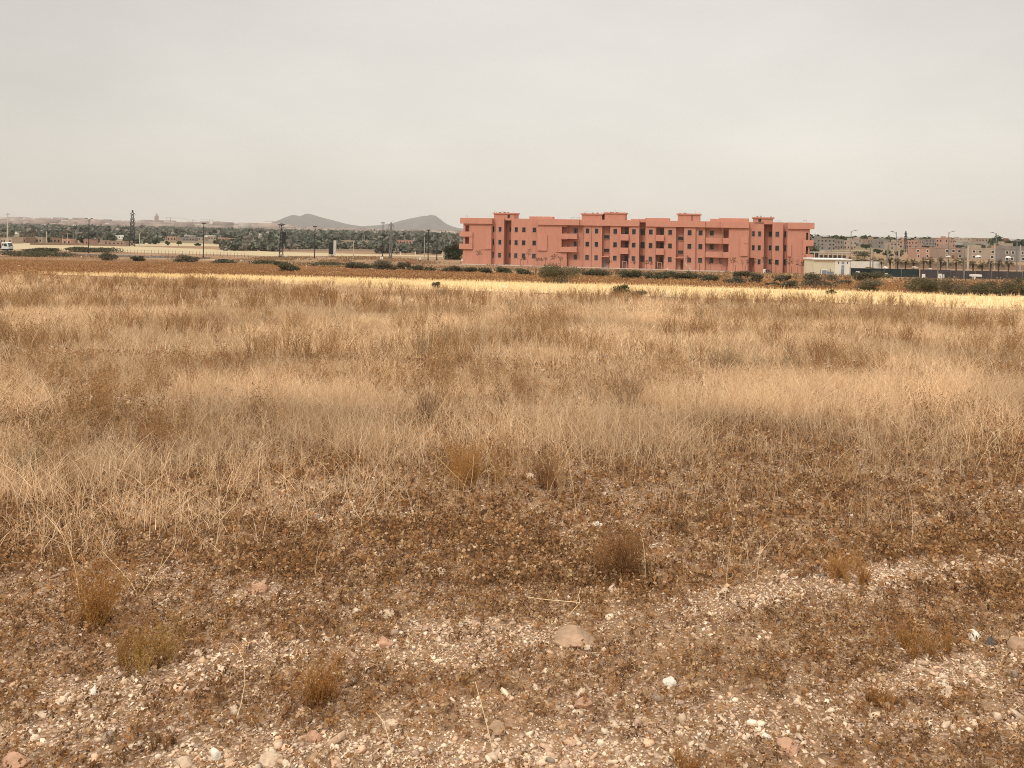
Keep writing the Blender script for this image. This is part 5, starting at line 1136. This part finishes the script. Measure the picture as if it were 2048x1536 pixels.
for i, (p, h) in enumerate(((1641.5, 15), (1660.5, 14))): tag(MB().bar((0, 0, 0), (0, 0, h * s), .05, .04, 6).build('marker_post', M['darkmetal']), ('short dark post at the hut window', 'short dark post behind the grey cabinet')[i], 'post').location = tuple(P(p, 551, Ysub - 1.2 + i) * np.array((1, 1, 0)) + np.array((0, 0, gA[2])))
# unfinished shelter behind
Ysh = 232; s2 = px_m(Ysh); g = P(1665, 516, Ysh); sh = empty('shelter', (g[0], Ysh, g[2] - 3), 0, 'long open concrete frame with posts behind the cream hut', 'shelter')
box_obj('roof_slab', 'concrete', sh, -38 * s2, 38 * s2, 0, 4, 3 + 9.6 * s2, 3 + 11.6 * s2)
for i in range(9): x = (-37 + i * 9.2) * s2; box_obj('post', 'pale_conc', sh, x, x + .25, 0, .25, 0, 3 + 9.6 * s2)
box_obj('back_wall', 'greyhouse', sh, -38 * s2, 38 * s2, 3.7, 3.9, 0, 3 + 5 * s2)
def wall_run(name, pxs, h, m_, label, cat, post=None, th=.12, lift=0, top=None):
    """a wall or fence through ground points; panels between posts"""
    Q = [G(*p) for p in pxs]; root = empty(name, tuple(Q[0]), 0, label, cat); o = Q[0]; p_ = MB(); k = 0
    for a, b in zip(Q[:-1], Q[1:]):
        a = a - o; b = b - o; d = (b - a)[:2]; L = np.linalg.norm(d); d /= L; nrm = np.array((-d[1], d[0])) * th / 2; n = max(1, int(L / 3)); 
        for i in range(n):
            u0, u1 = a + (b - a) * i / n, a + (b - a) * (i + 1) / n; z0, z1 = min(u0[2], u1[2]) - .3, h + random.uniform(-.06, .06); kk = len(p_.v)
            p_.v += [(u[0] + e * nrm[0], u[1] + e * nrm[1], zz) for z in (0, 1) for u, e in ((u0, 1), (u1, 1), (u1, -1), (u0, -1)) for zz in [(float(H(u[0] + o[0], u[1] + o[1])) - o[2] - .3) if z == 0 else (float(H(u[0] + o[0], u[1] + o[1])) - o[2] + z1)]]
            p_.f += [tuple(kk + j for j in q) for q in ((3, 2, 1, 0), (4, 5, 6, 7), (0, 1, 5, 4), (1, 2, 6, 5), (2, 3, 7, 6), (3, 0, 4, 7))]
            if post and k < 95: MB().bar((u0[0], u0[1] - th, float(H(u0[0] + o[0], u0[1] + o[1])) - o[2] - .2), (u0[0], u0[1] - th, float(H(u0[0] + o[0], u0[1] + o[1])) - o[2] + h + .15), post, post, 6).build('post', M['greymetal'], root); k += 1
    p_.build('panel', M[m_], root); return root
wall_run('screen_fence', [(1701, 551), (1740, 551.5), (1768, 553), (1838, 555)], 1.45, 'shade_net', 'dark green netting fence right of the cream hut', 'fence', .04, .05)
wall_run('screen_fence', [(1840, 556), (1900, 557), (1950, 558.5), (2075, 560)], 1.4, 'net_grey', 'dark grey netting fence running out at the right edge', 'fence', .04, .05)
wall_run('boundary_wall', [(1702, 538.5), (1732, 538.7), (1762, 539)], 2.0, 'offwhite', 'whitish wall behind the first palms', 'wall', None, .3)
wall_run('boundary_wall', [(1790, 535), (1850, 536), (1930, 538), (2070, 541)], 1.35, 'mud', 'long brown earth wall below the villas', 'wall', None, .3)
wall_run('boundary_wall', [(1650, 508), (1700, 508.5), (1742, 509)], 1.4, 'pinkwall', 'long salmon-brown wall below the tan houses', 'wall', None, .3)
wall_run('boundary_wall', [(560, 502), (650, 502.5), (760, 503), (900, 507)], .8, 'tanhouse', 'low pale wall crossing the plain left of the block', 'wall', None, .3)
wall_run('boundary_wall', [(60, 490), (160, 491), (255, 493)], .9, 'mud', 'low brown wall behind the pale field', 'wall', None, .3)
# post and wire fence of the far field
fr = G(158, 504); fn = empty('wire_fence', tuple(fr), 0, 'thin post fence along the pale field', 'fence')
pts_ = [(158 + i * 6.9, 504 + i * .175 + (0 if i < 20 else (i - 20) * .05)) for i in range(50)]; prev = None; wr = MB()
for a, b in pts_:
    q = G(a, b) - fr; MB().bar((q[0], q[1], q[2] - .2), (q[0], q[1], q[2] + 1.1), .045, .04, 5).build('post', M['bark'], fn)
    if prev is not None: wr.bar((prev[0], prev[1], prev[2] + .9), (q[0], q[1], q[2] + .9), .008, .008, 3)
    prev = q
wr.build('wire', M['greymetal'], fn)
# debris lying along the top of the netting
for i, (a, b, w2, m_, lb) in enumerate([(1739, 538.5, 14, 'pale_conc', 'heap of pale rubble above the green netting'), (1772, 540.5, 8, 'white', 'white slab resting behind the green netting'), (1833, 540, 14, 'pale_conc', 'pale rubble heap at the joint of the two nettings'), (1862, 543, 10, 'concrete', 'grey rubble heap behind the third white board')]):
    g = G(a, b + 2); s = px_m(g[1]); o = link('rubble_heap', rock_mesh('rubble_heap', 300 + i, (w2 * s / 2, 1, .35), 3, .5), M[m_]); o.location = (g[0], g[1] + .5, g[2] + .8); tag(o, lb, 'rubble')
# white boards with dark print
def board(px, py, wp, hp, label, marks=True, legs=True, yaw=0, cat='sign'):
    g = G(px, py); s = px_m(g[1]); w2, h2 = wp * s / 2, hp * s; root = empty('sign_board', tuple(g), yaw, label, cat, None)
    lo = .12 if legs else 0; pl = box_obj('panel', 'white', root, -w2, w2, -.04, .04, lo, h2)
    if marks:
        mk = MB(); r_ = random.Random(px)
        mk.box(-w2 * .35, w2 * .05, -.05, -.041, h2 * .62, h2 * .8); mk.box(-w2 * .3, w2 * .3, -.05, -.041, h2 * .44, h2 * .54); mk.box(-w2 * .1, w2 * .4, -.05, -.041, h2 * .25, h2 * .36); mk.build('print', M['greymetal'], pl)
    if legs:
        for q in (-.7, .7): MB().bar((w2 * q, .03, -.3), (w2 * q, .03, lo + .1), .03, .03, 5).build('leg', M['greymetal'], root)
board(1715.5, 552, 7, 9.5, 'white printed board right of the cream hut'); board(1772, 556, 6.5, 10, 'white board tilted at the end of the broad green shrub', yaw=.3); board(1847, 557.5, 6.5, 9.5, 'plain white board, third along the netting', False)
board(1880, 558, 7, 10.5, 'wider printed board of the close pair'); board(1886.8, 558, 3, 9, 'narrow printed board of the close pair'); board(2014, 549, 5.5, 6, 'white box below the rightmost palm', False, False)
board(763, 520, 6, 6.5, 'small white printed board left of the second hill'); board(840, 520.5, 3.6, 5.2, 'small white board under the grey poles', False); board(924.5, 522, 4, 3.5, 'small white box at the left wall of the block', False, False); board(1615.5, 549.5, 5, 8.5, 'cream plate leaning on the right end of the block', False, False)
board(1528.8, 548, 5, 10, 'plain white panel beside the motorcycle', False, False)
# white table-like stand
g = G(1948, 559); s = px_m(g[1]); tb = empty('stand', tuple(g), 0, 'white table-like stand before the grey netting', 'stand'); box_obj('top', 'white', tb, -6 * s, 13 * s, -.4, .5, 6.2 * s, 10 * s); box_obj('leg', 'white', tb, -2 * s, 1.2 * s, -.3, .3, 0, 6.2 * s)
# white domes (parasols) by the villas
for a, b, lb in ((1956, 514, 'white parasol before the grey-beige villa'), (2016, 515.5, 'white parasol before the large grey villa')):
    g = G(a, b + 12); s = px_m(g[1]); o = empty('parasol', tuple(g), 0, lb, 'parasol', 'white parasols at the villas'); h = 12 * s; MB().bar((0, 0, 0), (0, 0, h), .04, .04, 6).build('pole', M['greymetal'], o)
    MB().sphere((0, 0, h), 5.2 * s, .62, 14, 5, True).build('canopy', M['white'], o)
g = G(1894, 543); s = px_m(g[1]); o = empty('satellite_dish', (g[0] + .2, g[1] - .1, g[2] + 31 * s), .3, 'whitish dish on the pale post by the palms', 'dish'); MB().sphere((0, 0, -.15), .55, .45, 12, 4, True).build('bowl', M['offwhite'], o); MB().bar((0, 0, -.2), (0, 0, .25), .03, .03, 5).build('receiver', M['darkmetal'], o)

# billboard: two boards set as a V, seen from the side
g = G(663, 513.5); s = px_m(g[1]); bb = empty('billboard', tuple(g), 0, 'roadside billboard seen edge-on, dark back and white face', 'billboard')
def slab_pts(mb, a, b, z0, z1, th):
    a = np.array(a, float); b = np.array(b, float); d = (b - a) / np.linalg.norm(b - a); n = np.array((-d[1], d[0])) * th; k = len(mb.v)
    mb.v += [(p[0], p[1], z) for z in (z0, z1) for p in (a, b, b + n, a + n)]; mb.f += [tuple(k + j for j in q) for q in ((3, 2, 1, 0), (4, 5, 6, 7), (0, 1, 5, 4), (1, 2, 6, 5), (2, 3, 7, 6), (3, 0, 4, 7))]; return mb
slab_pts(MB(), (-6.2 * s, .2), (7.6 * s, -2.2), 5.5 * s, 29 * s, .12).build('back_panel', M['darkmetal'], bb)
slab_pts(MB(), (8.0 * s, -2.35), (10.0 * s, -.6), 3.5 * s, 33 * s, .12).build('face_panel', M['white'], bb)
for x, y in ((-5.8, .3), (-2.5, -.4), (.8, -1.1), (3.8, -1.8), (6, -1.5)): MB().bar((x * s, y + .25, -.3), (x * s, y + .25, 8 * s), .09, .09, 6).build('leg', M['darkmetal'], bb)
fr_ = MB()
for i in range(6): t = (i + .5) / 6; x = (-6.2 + 13.8 * t) * s; y = .2 - 2.4 * t; fr_.box(x - .04, x + .04, y - .10, y - .02, 5.5 * s, 29 * s)
fr_.build('frame', M['darkmetal'], bb)

# ================================================================== VEHICLES
def wheel(root, x, y, r, w_=.25):
    t = MB(); t.v = []; n = 16
    for yy in (y, y + w_):
        for i in range(n): t.v.append((x + r * math.cos(6.283 * i / n), yy, r + r * math.sin(6.283 * i / n)))
    t.f = [tuple(range(n)), tuple(range(n, 2 * n))[::-1]] + [((i + 1) % n, i, n + i, n + (i + 1) % n) for i in range(n)]
    o = t.build('wheel', M['black'], root); h = MB()
    for yy in (y - .02, y): 
        for i in range(8): h.v.append((x + r * .5 * math.cos(6.283 * i / 8), yy, r + r * .5 * math.sin(6.283 * i / 8)))
    h.f = [tuple(range(8)), tuple(range(8, 16))[::-1]] + [((i + 1) % 8, i, 8 + i, 8 + (i + 1) % 8) for i in range(8)]; h.build('rim', M['greymetal'], o)
g = G(12, 503.5); s = px_m(g[1]); tk = empty('truck', (P(22.3, 503, g[1])[0], g[1], g[2] + .05), 0, 'white cab truck with a dark tank body driving out of the left edge', 'truck')
MB().prism([(-2.05, .75), (-.12, .75), (-.02, 1.2), (-.1, 1.5), (-.5, 2.45), (-.75, 2.62), (-1.95, 2.62), (-2.1, 2.5)], -1.1, 1.1).build('cab', M['white'], tk, .03)
w_ = MB().prism([(-1.35, 1.55), (-.45, 1.45), (-.72, 2.28), (-1.35, 2.28)], -1.125, -1.08).build('door_window', M['glass'], tk); MB().prism([(-1.85, 1.7), (-1.5, 1.7), (-1.5, 2.25), (-1.85, 2.25)], -1.125, -1.08).build('rear_window', M['glass'], tk)
MB().prism([(-.12, 1.5), (-.04, 1.5), (-.46, 2.42), (-.54, 2.42)], -.95, .95).build('windscreen', M['glass'], tk); MB().box(-1.95, -.02, -1.05, 1.05, .35, .74).build('bumper', M['black'], tk); MB().box(.0, .12, -1.25, -1.05, 1.3, 1.7).build('mirror', M['black'], tk); MB().box(-.06, .0, -1.0, -.75, .85, 1.02).build('headlight', M['offwhite'], tk)
MB().box(-9, -2.2, -.5, .5, .55, .8).build('chassis', M['black'], tk); tn = MB()
for i in range(14):
    a0, a1 = 6.283 * i / 14, 6.283 * (i + 1) / 14; tn.quad((-8.8, math.cos(a0) * 1.05, 1.8 + math.sin(a0) * .85), (-8.8, math.cos(a1) * 1.05, 1.8 + math.sin(a1) * .85), (-2.4, math.cos(a1) * 1.05, 1.8 + math.sin(a1) * .85), (-2.4, math.cos(a0) * 1.05, 1.8 + math.sin(a0) * .85))
tn.f.append(tuple(range(2, 56, 4))); tn.build('tank', M['rust'], tk); MB().box(-7.5, -2.6, -.3, .3, 2.66, 2.8).build('walkway', M['greymetal'], tk); MB().bar((-1.3, -.4, 2.6), (-1.3, -.4, 2.78), .08, .08, 6).build('beacon', M['offwhite'], tk)
for x in (-.75, -3.4, -6.8, -8.0): wheel(tk, x, -1.15, .42)
# dark car parked between the block and the substation
g = P(1622.5, 550, 186); gz = float(H(g[0], 190)); cr_ = empty('parked_car', (g[0], 190, gz), R(90), 'dark car seen from behind between the salmon block and the cream hut', 'car')
MB().prism([(-2.1, .35), (2.1, .35), (2.15, .8), (1.2, .95), (.6, 1.45), (-1.2, 1.48), (-1.95, .95), (-2.15, .8)], -.85, .85).build('body', M['black'], cr_, .05); MB().prism([(-1.8, 1.0), (1.0, 1.0), (.55, 1.38), (-1.15, 1.4)], -.87, .87).build('window', M['glass'], cr_)
MB().prism([(-2.0, 1.0), (-1.9, 1.0), (-1.22, 1.44), (-1.3, 1.44)], -.7, .7).build('rear_window', M['glass'], cr_); MB().box(-2.18, -2.1, -.75, -.5, .7, .85).build('tail_light', M['rust'], cr_); MB().box(-2.18, -2.1, .5, .75, .7, .85).build('tail_light', M['rust'], cr_)
for x in (-1.35, 1.3): wheel(cr_, x, -.88, .32, .2); wheel(cr_, x, .68, .32, .2)
# motorcycle
g = G(1536, 548.5); s = px_m(g[1]); mc = empty('motorcycle', tuple(g), 0, 'small dark motorcycle parked beside the white panel', 'motorcycle')
for x in (-.42, .42):
    t = MB(); n = 14
    for i in range(n): a0, a1 = 6.283 * i / n, 6.283 * (i + 1) / n; t.bar((x + .27 * math.cos(a0), 0, .29 + .27 * math.sin(a0)), (x + .27 * math.cos(a1), 0, .29 + .27 * math.sin(a1)), .045, .045, 5)
    wo = t.build('wheel', M['black'], mc); sp_ = MB()
    for i in range(4): a0 = .78 * i; sp_.bar((x - .25 * math.cos(a0), 0, .29 - .25 * math.sin(a0)), (x + .25 * math.cos(a0), 0, .29 + .25 * math.sin(a0)), .008, .008, 3)
    sp_.build('spokes', M['greymetal'], wo)
MB().bar((-.42, 0, .29), (0, 0, .42), .05, .05, 6).bar((0, 0, .42), (.3, 0, .75), .05, .04, 6).build('frame', M['darkmetal'], mc); MB().bar((.42, .05, .29), (.26, .05, .92), .025, .025, 5).build('fork', M['greymetal'], mc); MB().box(-.15, .15, -.12, .12, .2, .46).build('engine', M['greymetal'], mc)
MB().prism([(-.55, .68), (0, .62), (0, .70), (-.5, .78)], -.11, .11).build('seat', M['black'], mc); MB().sphere((.14, 0, .72), .17, .7, 10, 6).build('fuel_tank', M['darkmetal'], mc); MB().bar((.24, -.3, .95), (.24, .3, .95), .02, .02, 5).build('handlebar', M['darkmetal'], mc)

# ================================================================== SAPLINGS AND STAKES BEFORE THE BLOCK
SG = 'thin saplings planted before the salmon block'
def sapling(px, hy, lab, seed, lean=0.0, leafy=1.0, d=-3.2):
    r = ray(px, 530); t = (d + A2 @ nx) / (r[:2] @ nx); x, y = r[0] * t, t; z = float(H(x, y)); hh = EYE + ray(px, hy)[2] * t - z; rg = np.random.default_rng(seed)
    root = empty('sapling', (x, y, z), 0, lab, 'sapling', SG); b = MB().bar((0, 0, -.1), (lean * .5, 0, hh * .55), .035, .028, 6).bar((lean * .5, 0, hh * .55), (lean, 0, hh * .92), .028, .015, 5)
    for k in range(4): a = rg.uniform(0, 6.28); b.bar((lean * .5, 0, hh * rg.uniform(.5, .7)), (lean * .7 + .35 * math.cos(a), .3 * math.sin(a), hh * rg.uniform(.75, .95)), .015, .008, 4)
    b.build('stem', M['bark'], root); A_ = Acc(); n = int(70 * leafy); c = np.stack([lean * .8 + rg.normal(0, .22, n), rg.normal(0, .2, n), hh * rg.uniform(.62, 1.0, n)], 1)
    k = rg.integers(0, 3, n); c += np.array([(-.28, 0, 0), (.25, .1, .1), (0, -.1, .15)])[k] * leafy; acc_flakes(A_, c, rg.uniform(.09, .2, n), [(.10, .06, .035), (.07, .06, .03), (.12, .075, .04)], .25, rg); A_.build('leaves', M['leaf'], root)
for i, (a, b, lb, ln, lf) in enumerate([(957.8, 501, 'sapling with a dark leaf tuft before the left blank wall', 0, 1.4), (1047, 514, 'bushy sapling left of the tallest thin one', .1, 1.2), (1053.5, 496, 'tallest thin sapling before the left window group', .6, .9), (1075.8, 516, 'small sapling at the corner of the second blank wall', 0, .8), (1082.5, 516, 'small sapling right of the corner one', 0, .6), (1091, 514, 'slim sapling under the vertical ridge', 0, .8), (1107.8, 510, 'round-headed sapling before the second blank wall', 0, 1.5), (1121, 514, 'sapling with sideways twigs near the dark slit', 0, .8),
      (1217.3, 521, 'leafy sapling beside the blue-grey door', -.1, 1.3), (1268, 523, 'sapling under the window right of the first gate', .1, .8), (1293.5, 522, 'sapling left of the second gate', -.1, 1), (1302.5, 524, 'thin sapling beside the second gate window', 0, .7), (1377, 512, 'sapling with a leafy top near the second entrance', -.3, .7), (1420.5, 520, 'sapling below the angled balconies', 0, .7), (1466, 516, 'forked sapling with a heavy leaf tuft', .1, 1.5), (1484.5, 519, 'bare single-stem sapling before the tall blank wall', 0, .25),
      (1495.5, 519, 'sapling at the left side of the dark doorway', -.05, .9), (1509.5, 517, 'sapling at the right side of the dark doorway', .05, .5), (1529.5, 515, 'dense narrow sapling in the deep recess', 0, 1.7), (1543.6, 517, 'sapling with a tiny top before the last recess', 0, .4), (1579.5, 518, 'wide-headed sapling before the last blank wall', 0, 1.6), (1595.5, 520, 'sapling with a small round head', 0, .5), (1604.5, 524, 'sapling with a drooping leaf clump', .1, 1.3), (1611.5, 504, 'tallest sapling at the right end of the block', -.1, .9)]):
    sapling(a, b, lb, 500 + i, ln, lf)
st = []
for i, p in enumerate((1040.5, 1100, 1128, 1452.8, 1471.5, 1490.5, 1399, 1552, 1583.5, 1602.5)):
    r = ray(p, 530); t = (-2.7 + A2 @ nx) / (r[:2] @ nx); x, y = r[0] * t, t; o = MB().bar((0, 0, -.1), (0, 0, 1.55), .06, .05, 6).build('stake', M['rust']); o.location = (x, y, float(H(x, y)))
    tag(o, ('rusty stake below the left windows', 'rusty stake before the second blank wall', 'rusty stake left of the dark slit', 'rusty stake below the angled balcony tip', 'rusty stake right of the forked sapling', 'rusty stake left of the dark doorway', 'rusty stake right of the second entrance', 'rusty stake before the last window group', 'rusty stake in the last blank wall, left one', 'rusty stake in the last blank wall, right one')[i], 'stake', 'rusty stakes before the salmon block')
r = ray(1381, 545); t = (-1.9 + A2 @ nx) / (r[:2] @ nx); o = MB().bar((0, 0, 0), (-1.1, .8, 1.7), .08, .08, 4).bar((.15, .1, 0), (-.5, .5, 1.3), .07, .07, 4).build('plank', M['pale_conc']); o.location = (r[0] * t, t, float(H(r[0] * t, t))); tag(o, 'pair of planks leaning beside the second entrance', 'plank')
r = ray(1334.5, 541); t = (-.6 + A2 @ nx) / (r[:2] @ nx); o = link('sack', rock_mesh('sack', 411, (.16, .15, .26), 3), M['offwhite']); o.location = (r[0] * t, t, BZ + .24); tag(o, 'pale sack standing under a ground-floor window', 'sack')
# dark soil heap and rubble in front of the block
for i, (a, b, w2, h2, m_, lb) in enumerate([(821.5, 527, 26, 6, 'rust', 'dark brown soil mound left of the thick black lamp'), (1229, 546, 20, 5, 'rust', 'dark rubble heap on the dirt before the first gate'), (1217, 549, 12, 3, 'black', 'flat black scrap beside the rubble heap'), (1443, 557, 8, 2.2, 'black', 'dark scrap lying below the angled balconies'),
      (612.5, 535, 5.5, 4.5, 'rock_white', 'bright white lump beside the dirt track'), (845, 540, 5, 5.5, 'rock_white', 'white lump among the shrubs by the thick lamp'), (1021, 547, 3, 4, 'white', 'white rag in the dark shrub'), (1427, 571, 5, 3, 'rock_white', 'white lump at the stubble edge below the balconies'), (1008, 577, 16, 4, 'rock_white', 'flat whitish slab in the near edge of the stubble'), (162, 514.5, 4, 2.4, 'rock_white', 'white stone on the verge left of the first lamp'), (38, 533, 6, 2.5, 'rock_white', 'pale stone in the rusty scrub at the far left'),
      (600, 520, 18, 3, 'rock_pale', 'pale rubble left of the third lamp post'), (1781, 564, 5, 1.6, 'rock_white', 'white scrap on the dirt right of the broad green shrub')]):
    g = G(a, b); s = px_m(g[1]); nm = 'mound' if i < 2 else 'debris'; o = link(nm, rock_mesh(nm, 420 + i, (w2 * s / 2, w2 * s * .35, h2 * s * .75), 3, .4), M[m_]); o.location = (g[0], g[1] + w2 * s * .3, g[2] + h2 * s * .25); tag(o, lb, 'mound' if i < 2 else 'debris')
# ================================================================== HAZE
hz = MB().box(-7600, 7600, -45, 9400, -27, 118).build('haze', None)
m, t, b = new_mat('haze'); t.nodes.remove(b)
pv = t.nodes.new('ShaderNodeVolumePrincipled'); pv.inputs['Color'].default_value = (.91, .90, .90, 1)
pv.inputs['Density'].default_value = HAZE; pv.inputs['Anisotropy'].default_value = .25
t.links.new(pv.outputs[0], t.nodes['Material Output'].inputs['Volume'])
hz.data.materials.append(m); tag(hz, 'thin dusty haze over the plain', 'haze', kind='stuff')
